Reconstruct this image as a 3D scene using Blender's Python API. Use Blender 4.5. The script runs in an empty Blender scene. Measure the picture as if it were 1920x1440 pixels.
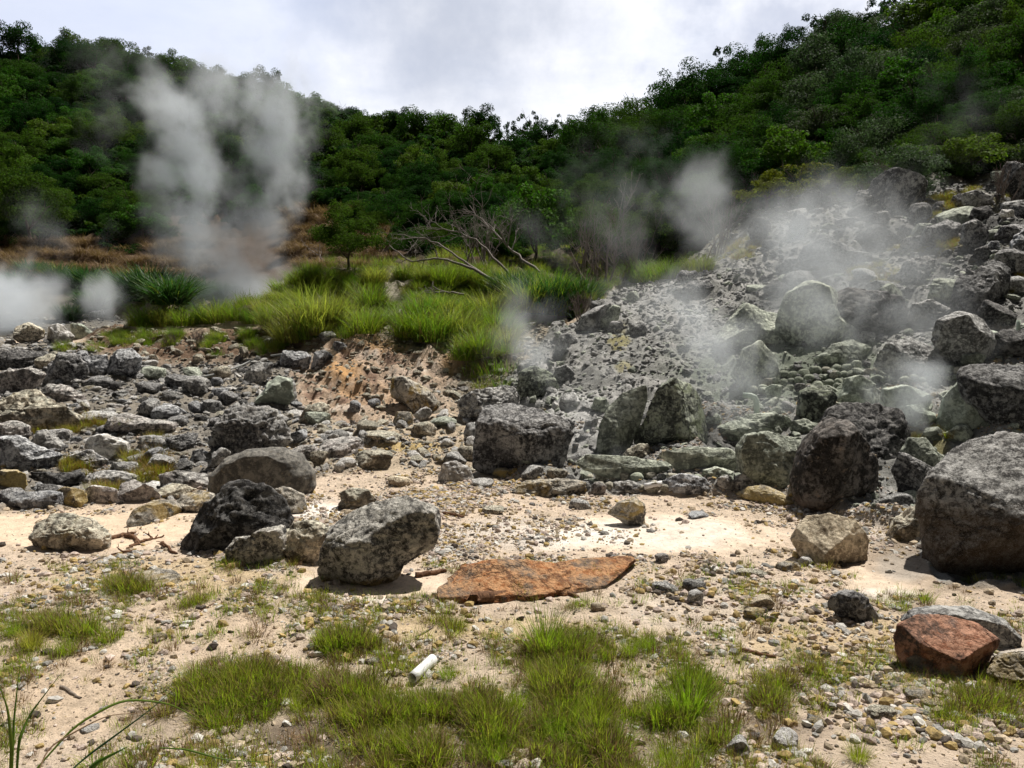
import bpy, math, random
import numpy as np
from mathutils import Vector, Matrix
SC = bpy.context.scene
COL = SC.collection
R = math.radians

# ---------------------------------------------------------------- camera, sky, sun, exposure
CAM_H, PITCH, FPX = 2.6, R(6.1), 1500.0
cam_data = bpy.data.cameras.new('camera'); cam = bpy.data.objects.new('camera', cam_data); COL.objects.link(cam)
cam.location = (0, 0, CAM_H); cam.rotation_euler = (R(90) - PITCH, 0, 0)
cam_data.sensor_width = 36; cam_data.lens = FPX / 1920 * 36
cam_data.clip_start = 0.05; cam_data.clip_end = 3000
SC.camera = cam
SC.view_settings.view_transform = 'Standard'; SC.view_settings.look = 'None'
SC.view_settings.gamma = 1; SC.view_settings.use_curve_mapping = False
SC.view_settings.exposure = 0.28
SC.cycles.volume_bounces = 7; SC.cycles.max_bounces = 6; SC.cycles.diffuse_bounces = 2
SC.cycles.glossy_bounces = 1; SC.cycles.transparent_max_bounces = 12; SC.cycles.transmission_bounces = 3
SC.cycles.volume_step_rate = 2.0; SC.cycles.volume_max_steps = 256
SC.cycles.use_denoising = True

SUN_ELEV, SUN_AZ = R(62), R(40)          # azimuth measured from +Y (view direction) towards +X
sun_dir = Vector((math.sin(SUN_AZ) * math.cos(SUN_ELEV), math.cos(SUN_AZ) * math.cos(SUN_ELEV), math.sin(SUN_ELEV)))
sl = bpy.data.lights.new('sun', 'SUN'); sl.energy = 5.0; sl.angle = R(0.9); sl.color = (1.0, 0.94, 0.85)
so = bpy.data.objects.new('sun', sl); COL.objects.link(so); so.location = (0, 0, 90)
so.rotation_euler = sun_dir.to_track_quat('Z', 'Y').to_euler()

# ---------------------------------------------------------------- node helper
class NT:
    def __init__(s, tree): s.t = tree; s.n = tree.nodes; s.l = tree.links
    def node(s, typ, ins=None, **props):
        nd = s.n.new(typ)
        for k, v in props.items(): setattr(nd, k, v)
        if ins:
            for k, v in ins.items():
                sock = nd.inputs[k]
                if hasattr(v, 'is_linked') or isinstance(v, bpy.types.NodeSocket): s.l.new(v, sock)
                else: sock.default_value = v
        return nd
    def math(s, op, a, b=0.0, c=None, clamp=False):
        nd = s.n.new('ShaderNodeMath'); nd.operation = op; nd.use_clamp = clamp
        for i, v in enumerate((a, b) if c is None else (a, b, c)):
            if isinstance(v, bpy.types.NodeSocket): s.l.new(v, nd.inputs[i])
            else: nd.inputs[i].default_value = v
        return nd.outputs[0]
    def vmath(s, op, a, b=None, scale=None):
        nd = s.n.new('ShaderNodeVectorMath'); nd.operation = op
        for i, v in ((0, a), (1, b)):
            if v is None: continue
            if isinstance(v, bpy.types.NodeSocket): s.l.new(v, nd.inputs[i])
            else: nd.inputs[i].default_value = v
        if scale is not None:
            if isinstance(scale, bpy.types.NodeSocket): s.l.new(scale, nd.inputs['Scale'])
            else: nd.inputs['Scale'].default_value = scale
        return nd.outputs[1] if op in ('DOT_PRODUCT', 'LENGTH', 'DISTANCE') else nd.outputs[0]
    def mix(s, f, a, b, mode='MIX'):
        nd = s.n.new('ShaderNodeMix'); nd.data_type = 'RGBA'; nd.blend_type = mode
        for k, v in ((0, f), (6, a), (7, b)):
            if isinstance(v, bpy.types.NodeSocket): s.l.new(v, nd.inputs[k])
            else: nd.inputs[k].default_value = (v if k == 0 else (*v, 1) if len(v) == 3 else v)
        return nd.outputs[2]
    def noise(s, vec, scale, detail=6, rough=0.6, dist=0.0, out=0):
        nd = s.node('ShaderNodeTexNoise', {'Scale': scale, 'Detail': detail, 'Roughness': rough, 'Distortion': dist})
        if vec is not None: s.l.new(vec, nd.inputs['Vector'])
        return nd.outputs[out]
    def maprange(s, v, a, b, c=0.0, d=1.0, smooth=False):
        nd = s.n.new('ShaderNodeMapRange'); s.l.new(v, nd.inputs[0])
        if smooth: nd.interpolation_type = 'SMOOTHSTEP'
        for i, x in ((1, a), (2, b), (3, c), (4, d)): nd.inputs[i].default_value = x
        return nd.outputs[0]

def new_mat(name):
    m = bpy.data.materials.new(name); m.use_nodes = True
    t = NT(m.node_tree); t.n.clear()
    out = t.n.new('ShaderNodeOutputMaterial')
    return m, t, out

# world: real sky under a broken bright overcast
w = bpy.data.worlds.new('World'); SC.world = w; w.use_nodes = True
t = NT(w.node_tree); t.n.clear()
wo = t.n.new('ShaderNodeOutputWorld')
sky = t.node('ShaderNodeTexSky'); sky.sky_type = 'NISHITA'; sky.sun_disc = False
sky.sun_elevation = SUN_ELEV; sky.sun_rotation = SUN_AZ
skyc = t.vmath('SCALE', sky.outputs[0], scale=0.07)
tc = t.node('ShaderNodeTexCoord').outputs['Generated']
sep = t.node('ShaderNodeSeparateXYZ', {0: tc})
zz = t.math('ADD', t.math('ABSOLUTE', sep.outputs[2]), 0.12)
cloudp = t.node('ShaderNodeCombineXYZ', {0: t.math('DIVIDE', sep.outputs[0], zz), 1: t.math('DIVIDE', sep.outputs[1], zz)}).outputs[0]
n1 = t.noise(cloudp, 0.9, 9, 0.6, 0.3)
n2 = t.noise(cloudp, 3.2, 8, 0.6, 0.2)
cl = t.math('ADD', t.math('MULTIPLY', n1, 0.65), t.math('MULTIPLY', n2, 0.35))
ccol = t.mix(t.maprange(cl, 0.36, 0.60), (0.74, 0.77, 0.86), (0.97, 0.97, 1.0))
def dark_cloud(col, d, c0, c1, amt, tint):
    v = Vector(d).normalized()
    wv = t.vmath('ADD', tc, t.vmath('SCALE', t.vmath('SUBTRACT', t.noise(tc, 5.0, 6, 0.6, out=1), (0.5, 0.5, 0.5)), scale=0.07))
    f = t.maprange(t.vmath('DOT_PRODUCT', wv, tuple(v)), c0, c1, 0.0, amt, True)
    return t.mix(f, col, tint)
def pix_dir(px, py):
    dx, dy = (px - 960) / FPX, (720 - py) / FPX
    return (dx, math.cos(PITCH) + dy * math.sin(PITCH), dy * math.cos(PITCH) - math.sin(PITCH))
ccol = dark_cloud(ccol, pix_dir(820, -110), 0.965, 0.999, 0.85, (0.42, 0.46, 0.56))
ccol = dark_cloud(ccol, pix_dir(1490, 10), 0.984, 1.0, 0.80, (0.48, 0.52, 0.64))
ccol = dark_cloud(ccol, pix_dir(20, 0), 0.90, 1.0, 0.55, (0.50, 0.58, 0.80))
# cloud glare towards the sun; unseen sky behind and overhead dimmed to deepen shadows
glare = t.maprange(sep.outputs[1], -0.3, 0.90, 0.05, 1.02)
high = t.maprange(sep.outputs[2], 0.34, 0.80, 1.0, 0.28)
ccol = t.vmath('SCALE', ccol, scale=t.math('MULTIPLY', glare, high))
world_col = t.mix(t.maprange(cl, 0.30, 0.40, 0.75, 0.97), skyc, ccol)
bg = t.node('ShaderNodeBackground', {'Color': world_col, 'Strength': 1.0})
t.l.new(bg.outputs[0], wo.inputs[0])
w.cycles.sampling_method = 'MANUAL'; w.cycles.sample_map_resolution = 256

# ---------------------------------------------------------------- numpy noise
def _hash(ix, iy, iz, seed):
    h = (ix * 374761393 + iy * 668265263 + iz * 2147483647 + seed * 974711) & 0xffffffff
    h = ((h ^ (h >> 13)) * 1274126177) & 0xffffffff
    h = ((h ^ (h >> 16)) * 2246822519) & 0xffffffff
    return ((h ^ (h >> 15)) & 0xffffff) / float(0xffffff)
def vnoise(p, seed=0):
    p = np.asarray(p, float); i = np.floor(p).astype(np.int64); f = p - i
    f = f * f * f * (f * (f * 6 - 15) + 10)
    x, y, z = i[:, 0], i[:, 1], i[:, 2]; fx, fy, fz = f[:, 0], f[:, 1], f[:, 2]
    def H(a, b, c): return _hash(x + a, y + b, z + c, seed)
    x00 = H(0,0,0) * (1 - fx) + H(1,0,0) * fx; x10 = H(0,1,0) * (1 - fx) + H(1,1,0) * fx
    x01 = H(0,0,1) * (1 - fx) + H(1,0,1) * fx; x11 = H(0,1,1) * (1 - fx) + H(1,1,1) * fx
    return ((x00 * (1 - fy) + x10 * fy) * (1 - fz) + (x01 * (1 - fy) + x11 * fy) * fz) * 2 - 1
def fbm(p, octv=4, seed=0, gain=0.5, ridged=False):
    p = np.asarray(p, float); a = 1.0; s = np.zeros(len(p)); tot = 0
    for o in range(octv):
        n = vnoise(p + 17.3 * o, seed + o * 31)
        s += a * ((1 - 2 * np.abs(n)) if ridged else n); tot += a
        a *= gain; p = p * 2.03
    return s / tot
def smooth(a, b, x):
    tt = np.clip((x - a) / (b - a), 0, 1); return tt * tt * (3 - 2 * tt)

# ---------------------------------------------------------------- terrain
# each survey point: where a patch of ground is seen from the viewpoint, and how far away it lies
CT = {
 -250: [(930,10),(860,12.2),(780,14.6),(700,17.5),(655,21),(625,26),(575,38),(480,52),(440,62),(339,95),(228,140),(138,180),(168,230)],
 0: [(940,10.1),(860,12.4),(790,14.6),(700,17.8),(655,20.5),(640,24),(605,32),(560,40),(500,50),(450,60),(339,95),(218,140),(138,180),(168,230)],
 150: [(935,10.3),(860,12.4),(780,14.8),(700,17.8),(655,20.6),(645,23),(615,29),(565,40),(500,50),(445,60),(329,92),(218,135),(126,175),(158,230)],
 300: [(925,10.6),(860,12.6),(780,15.0),(710,17.8),(675,20),(625,21.8),(600,23.2),(625,27),(600,33),(555,42),(490,52),(420,62),(318,90),(226,130),(154,165),(196,220)],
 450: [(915,10.9),(850,12.9),(780,15.2),(710,17.6),(680,19.4),(620,21.6),(598,23.2),(625,27),(600,33),(545,43),(470,55),(416,65),(306,90),(232,120),(187,145),(232,190)],
 600: [(900,11.4),(850,13.0),(780,15.3),(735,17),(690,18.6),(650,20.0),(600,22),(560,24),(520,26.5),(545,31),(490,44),(413,58),(323,75),(266,98),(231,118),(276,160)],
 740: [(895,11.6),(850,13.1),(780,15.5),(745,16.6),(690,17.6),(650,18.6),(600,21.5),(560,24.5),(525,27),(530,31),(480,42),(400,54),(320,68),(280,88),(265,100),(310,140)],
 870: [(890,11.8),(850,13.2),(790,15.4),(740,16.8),(700,18.0),(665,19.2),(600,22),(560,24.5),(530,27),(495,33),(450,40),(387,50),(324,65),(289,85),(324,130)],
 1000: [(885,12),(840,13.5),(790,14.9),(740,16.4),(700,17.6),(650,19.6),(600,22),(560,25),(530,28.5),(480,36),(406,45),(332,60),(302,80),(332,120)],
 1120: [(915,11),(870,12.1),(820,13.4),(760,15),(700,16.7),(640,18.9),(600,20.6),(575,22.0),(590,24.5),(560,28),(460,38),(367,49),(294,64),(279,80),(314,110)],
 1220: [(925,10.8),(870,12.0),(820,13.1),(750,15),(690,16.6),(620,19.2),(570,21.6),(545,23.2),(555,27),(530,32),(440,38),(349,48),(288,60),(258,78),(298,110)],
 1320: [(932,10.6),(880,11.6),(830,12.8),(750,14.8),(690,16.3),(620,18.7),(560,21.2),(520,23.0),(515,27),(480,31),(413,37),(313,45),(246,58),(216,76),(246,110)],
 1450: [(945,10.2),(900,11.1),(850,12.3),(800,13.4),(750,14.5),(710,15.3),(660,16.6),(600,18.6),(540,20.8),(480,23.6),(430,26.5),(395,30),(320,38),(240,50),(165,68),(190,110)],
 1600: [(985,9.1),(940,10.2),(880,11.3),(820,12.5),(740,14.3),(700,15.2),(640,16.6),(560,19.2),(480,22.2),(425,25),(395,28),(322,35),(202,45),(129,60),(104,66),(124,100)],
 1750: [(1060,7.7),(1000,8.8),(930,10),(870,11),(800,12.3),(730,13.6),(680,14.8),(600,16.8),(500,19.6),(430,22.2),(375,25.5),(310,29),(224,36),(148,45),(83,58),(98,90)],
 1920: [(1075,7.4),(1010,8.5),(930,9.8),(860,11),(790,12),(700,13.5),(600,15.6),(500,18.2),(420,20.8),(380,23.5),(310,28),(180,34),(85,42),(10,54),(0,85)],
 2200: [(1075,7.3),(920,9.7),(800,11.5),(700,13),(600,15),(500,17.2),(420,19.6),(360,22),(250,27),(100,33),(-15,41),(-100,52),(-150,80)],
}
def ray(px, py):
    dx, yy, zz_ = pix_dir(px, py); return dx / yy, zz_ / yy          # u = X/Y, e = (Z-cam)/Y
cu, cv, ce = [], [], []
for px, lst in CT.items():
    for py, Y in lst:
        u, e = ray(px, py); cu.append(u); cv.append(math.log(Y)); ce.append(e)
for Y in (0.6, 1.0, 1.6, 2.6, 4.2, 5.3, 6.4, 7.2):
    for u in (-1.3, -0.9, -0.6, -0.35, -0.1, 0.15, 0.4, 0.65, 0.95, 1.3):
        cu.append(u); cv.append(math.log(Y)); ce.append(-CAM_H / Y)
for Y in (8.3, 9.3):
    for u in (-1.3, -0.9, -0.6, -0.3, 0.0, 0.25): cu.append(u); cv.append(math.log(Y)); ce.append(-CAM_H / Y)
for u, k in ((-1.35, -250), (1.35, 2200)):
    for py, Y in CT[k]:
        cu.append(u); cv.append(math.log(Y)); ce.append(ray(k, py)[1])
cu, cv, ce = map(np.array, (cu, cv, ce))
def base_e(u, v): return np.minimum(-CAM_H / np.exp(v), 9) * 0.0 - CAM_H * np.exp(-v)
def tps_k(r2): return 0.5 * r2 * np.log(r2 + 1e-12)
US, VS = 2.2, 1.0
A = np.stack([cu * US, cv * VS], 1); n = len(A)
K = tps_k(((A[:, None] - A[None]) ** 2).sum(-1)) + np.eye(n) * 1e-4
Pm = np.hstack([np.ones((n, 1)), A]); M = np.zeros((n + 3, n + 3)); M[:n, :n] = K; M[:n, n:] = Pm; M[n:, :n] = Pm.T
sol = np.linalg.solve(M, np.concatenate([ce - base_e(cu, cv), np.zeros(3)]))
NU, NV = 860, 900
UG = np.linspace(-1.3, 1.3, NU); VG = np.concatenate([np.linspace(math.log(0.6), math.log(4), 90, endpoint=False), np.linspace(math.log(4), math.log(30), 560, endpoint=False), np.linspace(math.log(30), math.log(235), NV - 650)])
EG = np.zeros((NV, NU))
for j in range(NV):
    q = np.stack([UG * US, np.full(NU, VG[j] * VS)], 1)
    EG[j] = tps_k(((q[:, None] - A[None]) ** 2).sum(-1)) @ sol[:n] + sol[n] + q @ sol[n + 1:] + base_e(UG, VG[j])
YG = np.exp(VG)[:, None] * np.ones((1, NU)); XG = YG * UG[None]
ZG = CAM_H + EG * YG
near = 1 - smooth(7.0, 9.0, YG); ZG = ZG * (1 - near)
def to_pix(u, e):                                   # inverse of ray()
    # dx = u*yy ; e = zz/yy ; yy = c + dy s ; zz = dy c - s
    c, s = math.cos(PITCH), math.sin(PITCH)
    dy = (e * c + s) / (c - e * s); yy = c + dy * s
    return 960 + u * yy * FPX, 720 - dy * FPX
E0 = (ZG - CAM_H) / YG
PX, PY = to_pix(UG[None] * np.ones_like(E0), E0)
def blob(px, py, rx, ry, p=1.0, wob=0.25, seed=0):
    """soft patch of ground around a surveyed place, its rim broken up by noise in world space"""
    d = np.sqrt(((PX - px) / rx) ** 2 + ((PY - py) / ry) ** 2)
    return (1 - smooth(1 - 0.35, 1 + 0.15, d + NOI2 * wob)) * p
P3 = np.stack([XG.ravel(), YG.ravel(), ZG.ravel() * 0.5], 1)
NOI1 = fbm(P3 * 0.8, 5, 3).reshape(E0.shape); NOI2 = fbm(P3 * 2.6, 4, 9).reshape(E0.shape)
NOI3 = fbm(P3 * 9.0, 3, 19).reshape(E0.shape); RID = fbm(P3 * 1.9, 5, 29, ridged=True).reshape(E0.shape)
RID2 = fbm(P3 * np.array([5, 5, 5]), 4, 39, ridged=True).reshape(E0.shape)
MX = np.maximum
# ground zones (0..1)
Yv = YG
# hill floor
def above(pts, soft=10):
    xs, ys = zip(*pts); line = np.interp(PX, xs, ys); return smooth(soft, -soft, PY - line + NOI2 * 8)
FOOT = [(-400,478),(0,478),(150,474),(260,468),(330,456),(480,440),(535,405),(570,388),(625,410),(665,475),(760,490),(1000,480),(1180,500),(1300,490),(1370,430),(1450,400),(1600,385),(1720,340),(1800,335),(2300,330)]
hill = above(FOOT) * (Yv > 22)
rubL = MX(0, smooth(-12, 6, (np.interp(PX, [-400,0,120,300,420,480,600,640,700,900,1060], [945,958,948,930,900,880,890,880,870,880,885]) - PY) + NOI2 * 12)) * (Yv < 21.5) * (PX < 1060)
slopeR = smooth(-6, 8, (np.interp(PX, [900,1060,1100,1250,1420,1500,1700,1760,2300], [890,915,925,928,925,950,1000,1090,1150]) - PY) + NOI2 * 6) * smooth(0, 14, PX - np.interp(PY, [500,560,620,700,760,900], [1230,1130,1040,960,900,880])) * (1 - hill) * (Yv > 7)
slopeR = np.clip(slopeR, 0, 1)
grassR = np.clip(blob(600,590,130,60) + blob(400,588,180,20) + blob(660,545,110,35) + blob(850,600,120,60) + blob(1000,540,150,50) + blob(920,680,70,32) + blob(1250,525,90,22) + blob(830,520,120,30)  + blob(620,640,70,25,.8), 0, 1) * (Yv > 16.5) * (1 - slopeR) * (1 - hill)
grassR = np.where((Yv > 21.5) & (Yv < 36) & (hill < .5) & (slopeR < .5) & (PX > 520) & (PX < 1330), 1, grassR)
pond = ((Yv > 25) & (hill < .5) & (PX < 560)).astype(float) * (1 - grassR)
clay = np.clip(blob(690,690,140,62) + blob(800,690,90,50) + blob(620,735,80,36) + blob(720,765,150,44,.75), 0, 1) * (Yv > 15) * (Yv < 20) * (1 - grassR * .9)
brown = np.clip(blob(330,655,170,36) + blob(240,640,80,24) + blob(490,652,110,30) + blob(120,480,160,35) + blob(600,450,70,75) + blob(700,480,80,40) + blob(380,450,140,60,.8) + blob(860,340,50,14) + blob(925,300,40,12), 0, 1) * (1 - clay)
rubL = rubL * (1 - brown * (PY < 700))
orange = np.clip(blob(640,710,50,34,1,.5) + blob(690,660,60,12,.8,.7) + blob(700,740,60,20,.4,.8) + blob(720,650,50,10,.9,.5) + blob(855,690,30,30,.9,.5), 0, 1) * (Yv > 15) * (Yv < 20)
fg_soil = np.clip(blob(560,1400,140,60,.9,.5) + blob(300,1330,80,60,.35,.5) + blob(1300,1370,220,60,.6,.5) + blob(640,1420,120,50,.8,.5) + blob(900,1420,160,60,.5,.5)
                  + blob(1780,1050,170,55,.7,.5) + blob(1650,940,60,50,.9,.5) + blob(1600,960,160,20,.5,.5), 0, 1) * (Yv < 11)
whites = np.clip(blob(1250,1000,160,32,.8) + blob(1010,1000,150,35,.7) + blob(1330,1130,180,60,.4) + blob(1660,1120,80,20,.9) + blob(1700,1060,60,30,.9) + blob(560,960,90,14,1) + blob(1880,1220,60,12,1), 0, 1) * (Yv < 13)
warm = np.clip(blob(120,1290,200,90,.8) + blob(150,990,260,40,.7) + blob(400,1170,200,60,.5), 0, 1) * (Yv < 12)
yellowm = np.clip(blob(1560,480,60,20,.5,.6) + blob(1740,470,70,14,.8,.6) + blob(1650,520,80,16,.7,.6) + blob(1380,470,60,25,.5,.6) + blob(1900,520,40,50,.5,.6) + blob(1780,390,90,20,.6,.6) + blob(1730,830,60,25,.8,.6) + blob(1160,640,20,26,.8,.6) + blob(1170,690,18,12,.6,.6), 0, 1)
smooth_sand = np.clip(blob(150,990,330,36) + blob(1220,1000,250,40) + blob(700,1100,150,40) + blob(1680,1080,100,40) + blob(560,960,90,18), 0, 1) * (Yv < 13)

# relief
amp = (1 - near) * 1.0
D = NOI1 * 0.05 + NOI2 * 0.018 + NOI3 * 0.006
D = D + rubL * (RID * 0.09 + RID2 * 0.045 + NOI1 * .15 + .0) + slopeR * (RID * 0.13 + RID2 * 0.045 + NOI1 * .25) + clay * (RID * .05 + RID2 * .035 + NOI1 * .28 + NOI2 * .06) + brown * (Yv < 30) * (RID * .20 + RID2 * .09)
D = D * np.where(smooth_sand > .3, 0.45, 1.0) + hill * (NOI1 * 0.5 + RID * .35) * np.clip(Yv / 50, .5, 3) + (Yv > 21) * (1 - hill) * NOI1 * .2 + grassR * (NOI1 * .55 + .15)
ZG = ZG + D * np.where(Yv < 5, 0.6, 1)
# low cut banks
ZG += 0.10 * smooth(-14, 0, 935 - PY + NOI2 * 6) * (PX < 400) * (Yv < 21) * 0
E0 = (ZG - CAM_H) / YG
ERUN = np.maximum.accumulate(E0, 0)

def gz(x, y):
    y = np.atleast_1d(np.asarray(y, float)); x = np.atleast_1d(np.asarray(x, float))
    fu = np.clip((x / y - UG[0]) / (UG[1] - UG[0]), 0, NU - 1.001); fv = np.interp(np.log(y), VG, np.arange(NV)); fv = np.clip(fv, 0, NV - 1.001)
    i = fu.astype(int); j = fv.astype(int); a = fu - i; b = fv - j
    return (ZG[j, i] * (1 - a) + ZG[j, i + 1] * a) * (1 - b) + (ZG[j + 1, i] * (1 - a) + ZG[j + 1, i + 1] * a) * b
def samp(F, x, y):
    fu = np.clip((np.asarray(x) / y - UG[0]) / (UG[1] - UG[0]), 0, NU - 1).astype(int)
    fv = np.clip(np.interp(np.log(y), VG, np.arange(NV)), 0, NV - 1).astype(int); return F[fv, fu]
def cast(px, py):
    """the ground point seen at a surveyed place"""
    u, e = ray(px, py); i = int(np.clip(round((u - UG[0]) / (UG[1] - UG[0])), 0, NU - 1))
    col = ERUN[:, i]; j = int(np.searchsorted(col, e))
    if j >= NV: j = int(np.argmax(E0[:, i]))
    if j > 0 and col[j] > e > col[j - 1]:
        f = (e - col[j - 1]) / (col[j] - col[j - 1] + 1e-9); Y = YG[j - 1, 0] + f * (YG[j, 0] - YG[j - 1, 0])
    else: Y = YG[j, 0]
    return np.array([u * Y, Y, float(gz(u * Y, Y)[0])])
def at(px, py, Y):
    u, e = ray(px, py); return np.array([u * Y, Y, CAM_H + e * Y])

def lerp(a, b, f): return a * (1 - f[..., None]) + np.array(b) * f[..., None]
C = np.zeros((*E0.shape, 3)) + np.array([0.67, 0.545, 0.425])
C = lerp(C, (0.68, 0.52, 0.36), warm * .6); C = lerp(C, (0.72, 0.65, 0.57), whites)
C = lerp(C, (0.40, 0.33, 0.235), np.clip(NOI2 * 1.2 + .2, 0, 1) * (1 - smooth_sand) * .6)
C = lerp(C, (0.10, 0.075, 0.05), fg_soil * .85)
C = lerp(C, (0.24, 0.225, 0.20), rubL * .95); C = lerp(C, (0.34, 0.29, 0.22), rubL * np.clip(smooth(.0, .5, NOI1) * .8 + smooth(560, 700, PX), 0, 1) * .8)
C = lerp(C, (0.56, 0.46, 0.34), np.clip(blob(760,850,260,40,.9) + blob(740,790,190,50,.8), 0, 1) * (Yv < 17))
C = lerp(C, (0.55, 0.40, 0.14), np.clip(blob(780,845,80,10,.7,.9) + blob(900,1180,260,30,.35,1) + blob(1600,1200,160,60,.35,1.2) + blob(300,1080,180,30,.35,1), 0, 1))
C = lerp(C, (0.78, 0.74, 0.69), (1 - rubL) * (Yv < 12) * smooth(.12, .4, NOI1 + .5 * NOI2) * .6 * (1 - fg_soil))
C = lerp(C, (0.28, 0.285, 0.275), slopeR * .97); C = lerp(C, (0.50, 0.49, 0.48), slopeR * smooth(.0, .45, NOI2 + NOI3 * .9) * .6); C = lerp(C, (0.10, 0.10, 0.10), slopeR * smooth(.12, .5, -NOI2 + NOI3 * .9) * .45)
C = lerp(C, (0.50, 0.50, 0.49), (blob(1080,790,90,60,.9) + blob(1240,580,90,60,.5)).clip(0, 1) * slopeR)
C = lerp(C, (0.20, 0.235, 0.18), slopeR * blob(1500,700,260,90,.8))
C = lerp(C, (0.10, 0.10, 0.10), slopeR * blob(1850,450,170,110,.8))
C = lerp(C, (0.33, 0.29, 0.08), yellowm * .8)
C = lerp(C, (0.56, 0.42, 0.31), clay * .95); C = lerp(C, (0.68, 0.55, 0.46), clay * smooth(0, .4, NOI2) * .6)
C = lerp(C, (0.24, 0.15, 0.11), clay * smooth(.12, .4, -NOI2 + NOI3 * .4) * .8)
C = lerp(C, (0.62, 0.58, 0.52), clay * smooth(.2, .5, NOI3 + NOI2 * .4) * .6)
C = lerp(C, (0.13, 0.075, 0.045), brown * .9); C = lerp(C, (0.36, 0.26, 0.18), brown * smooth(.1, .4, NOI2) * .7 * (Yv < 24))
C = lerp(C, (0.62, 0.34, 0.12), orange * np.clip(.45 + NOI2, 0, .85))
C = lerp(C, (0.04, 0.034, 0.016), grassR * .9)
C = lerp(C, (0.52, 0.47, 0.40), blob(742,545,26,22,.95,.5) * (Yv > 20))
C = lerp(C, (0.14, 0.08, 0.05), blob(790,535,30,8,.9,.6) * (Yv > 20))
C = lerp(C, (0.15, 0.14, 0.12), pond); C = lerp(C, (0.10, 0.062, 0.036), np.clip(smooth(535, 505, PY) * ((Yv > 25) & (PX < 900)) + brown * (Yv > 24), 0, 1))
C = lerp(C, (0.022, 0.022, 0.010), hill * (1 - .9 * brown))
COLG = np.clip(C, 0, 1)

def mesh_from(name, verts, faces, mats=(), smooth_=True):
    """faces: (n,k) int array or list of them"""
    me = bpy.data.meshes.new(name); verts = np.asarray(verts, np.float32)
    fl = faces if isinstance(faces, list) else [faces]
    fl = [np.asarray(f, np.int32) for f in fl if len(f)]
    me.vertices.add(len(verts)); me.vertices.foreach_set('co', verts.ravel())
    nl = sum(f.size for f in fl); npg = sum(len(f) for f in fl)
    me.loops.add(nl); me.loops.foreach_set('vertex_index', np.concatenate([f.ravel() for f in fl]))
    me.polygons.add(npg); st = []; off = 0
    for f in fl: st.append(off + np.arange(len(f)) * f.shape[1]); off += f.size
    me.polygons.foreach_set('loop_start', np.concatenate(st).astype(np.int32))
    me.polygons.foreach_set('use_smooth', np.full(npg, smooth_))
    me.update(calc_edges=True)
    for m in mats: me.materials.append(m)
    return me
def link(name, data, parent=None):
    o = bpy.data.objects.new(name, data); COL.objects.link(o)
    if parent is not None: o.parent = parent
    return o
def tag(o, label=None, cat=None, group=None, kind=None):
    if label: o['label'] = label
    if cat: o['category'] = cat
    if group: o['group'] = group
    if kind: o['kind'] = kind
    return o

jj, ii = np.meshgrid(np.arange(NV - 1), np.arange(NU - 1), indexing='ij')
q0 = (jj * NU + ii).ravel(); GF = np.stack([q0, q0 + 1, q0 + NU + 1, q0 + NU], 1)

def ground_mat():
    m, t, out = new_mat('ground')
    P = t.node('ShaderNodeNewGeometry').outputs['Position']
    c = t.node('ShaderNodeAttribute', attribute_name='Col').outputs['Color']
    z = t.node('ShaderNodeAttribute', attribute_name='Rough').outputs['Fac']
    a = t.noise(P, 7, 10, 0.72); b = t.noise(P, 60, 5, 0.7); g = t.noise(P, 26, 3, 0.6)
    c = t.mix(t.maprange(a, .3, .7), t.vmath('SCALE', c, scale=.66), t.vmath('SCALE', c, scale=1.18))
    c = t.mix(t.math('MULTIPLY', t.maprange(b, .58, .70), .5), c, (0.80, 0.74, 0.66))
    vo = t.node('ShaderNodeTexVoronoi', {'Vector': P, 'Scale': 42.0, 'Randomness': 1.0})
    keep = t.math('GREATER_THAN', t.node('ShaderNodeSeparateColor', {0: vo.outputs['Color']}).outputs[0], 0.66)
    spk = t.math('MULTIPLY', t.maprange(vo.outputs['Distance'], .34, .22), keep)
    c = t.mix(t.math('MULTIPLY', spk, .72), c, t.vmath('SCALE', c, scale=.30))
    hgt = t.math('ADD', t.math('ADD', t.math('MULTIPLY', a, 0.06), t.math('MULTIPLY', b, 0.010)), t.math('ADD', t.math('MULTIPLY', spk, .006), t.math('MULTIPLY', g, .012)))
    bp = t.node('ShaderNodeBump', {'Strength': t.maprange(z, 0, 1, .35, 1.0), 'Distance': 1.0, 'Height': hgt})
    bs = t.node('ShaderNodeBsdfPrincipled', {'Base Color': c, 'Roughness': .95, 'Specular IOR Level': .15, 'Normal': bp.outputs[0]})
    t.l.new(bs.outputs[0], out.inputs[0]); return m
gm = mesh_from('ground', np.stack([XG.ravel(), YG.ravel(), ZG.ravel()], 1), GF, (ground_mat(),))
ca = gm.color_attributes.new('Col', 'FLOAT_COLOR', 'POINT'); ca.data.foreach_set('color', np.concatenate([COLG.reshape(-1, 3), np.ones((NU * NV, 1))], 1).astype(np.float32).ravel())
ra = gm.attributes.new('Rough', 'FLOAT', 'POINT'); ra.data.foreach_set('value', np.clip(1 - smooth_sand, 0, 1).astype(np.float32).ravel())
ground = tag(link('ground', gm), kind='structure')
m, t, out = new_mat('far_ground')
P = t.node('ShaderNodeNewGeometry').outputs['Position']
bs = t.node('ShaderNodeBsdfPrincipled', {'Base Color': t.mix(t.maprange(t.noise(P, .2, 8), .4, .6), (.05, .06, .02), (.3, .25, .18)), 'Roughness': .95})
t.l.new(bs.outputs[0], out.inputs[0])
fgm = mesh_from('ground', [(-1500, -1500, -1.2), (1500, -1500, -1.2), (1500, 1500, -1.2), (-1500, 1500, -1.2)], np.array([[0, 1, 2, 3]]), (m,))
tag(link('ground_beyond', fgm), kind='structure')

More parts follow.
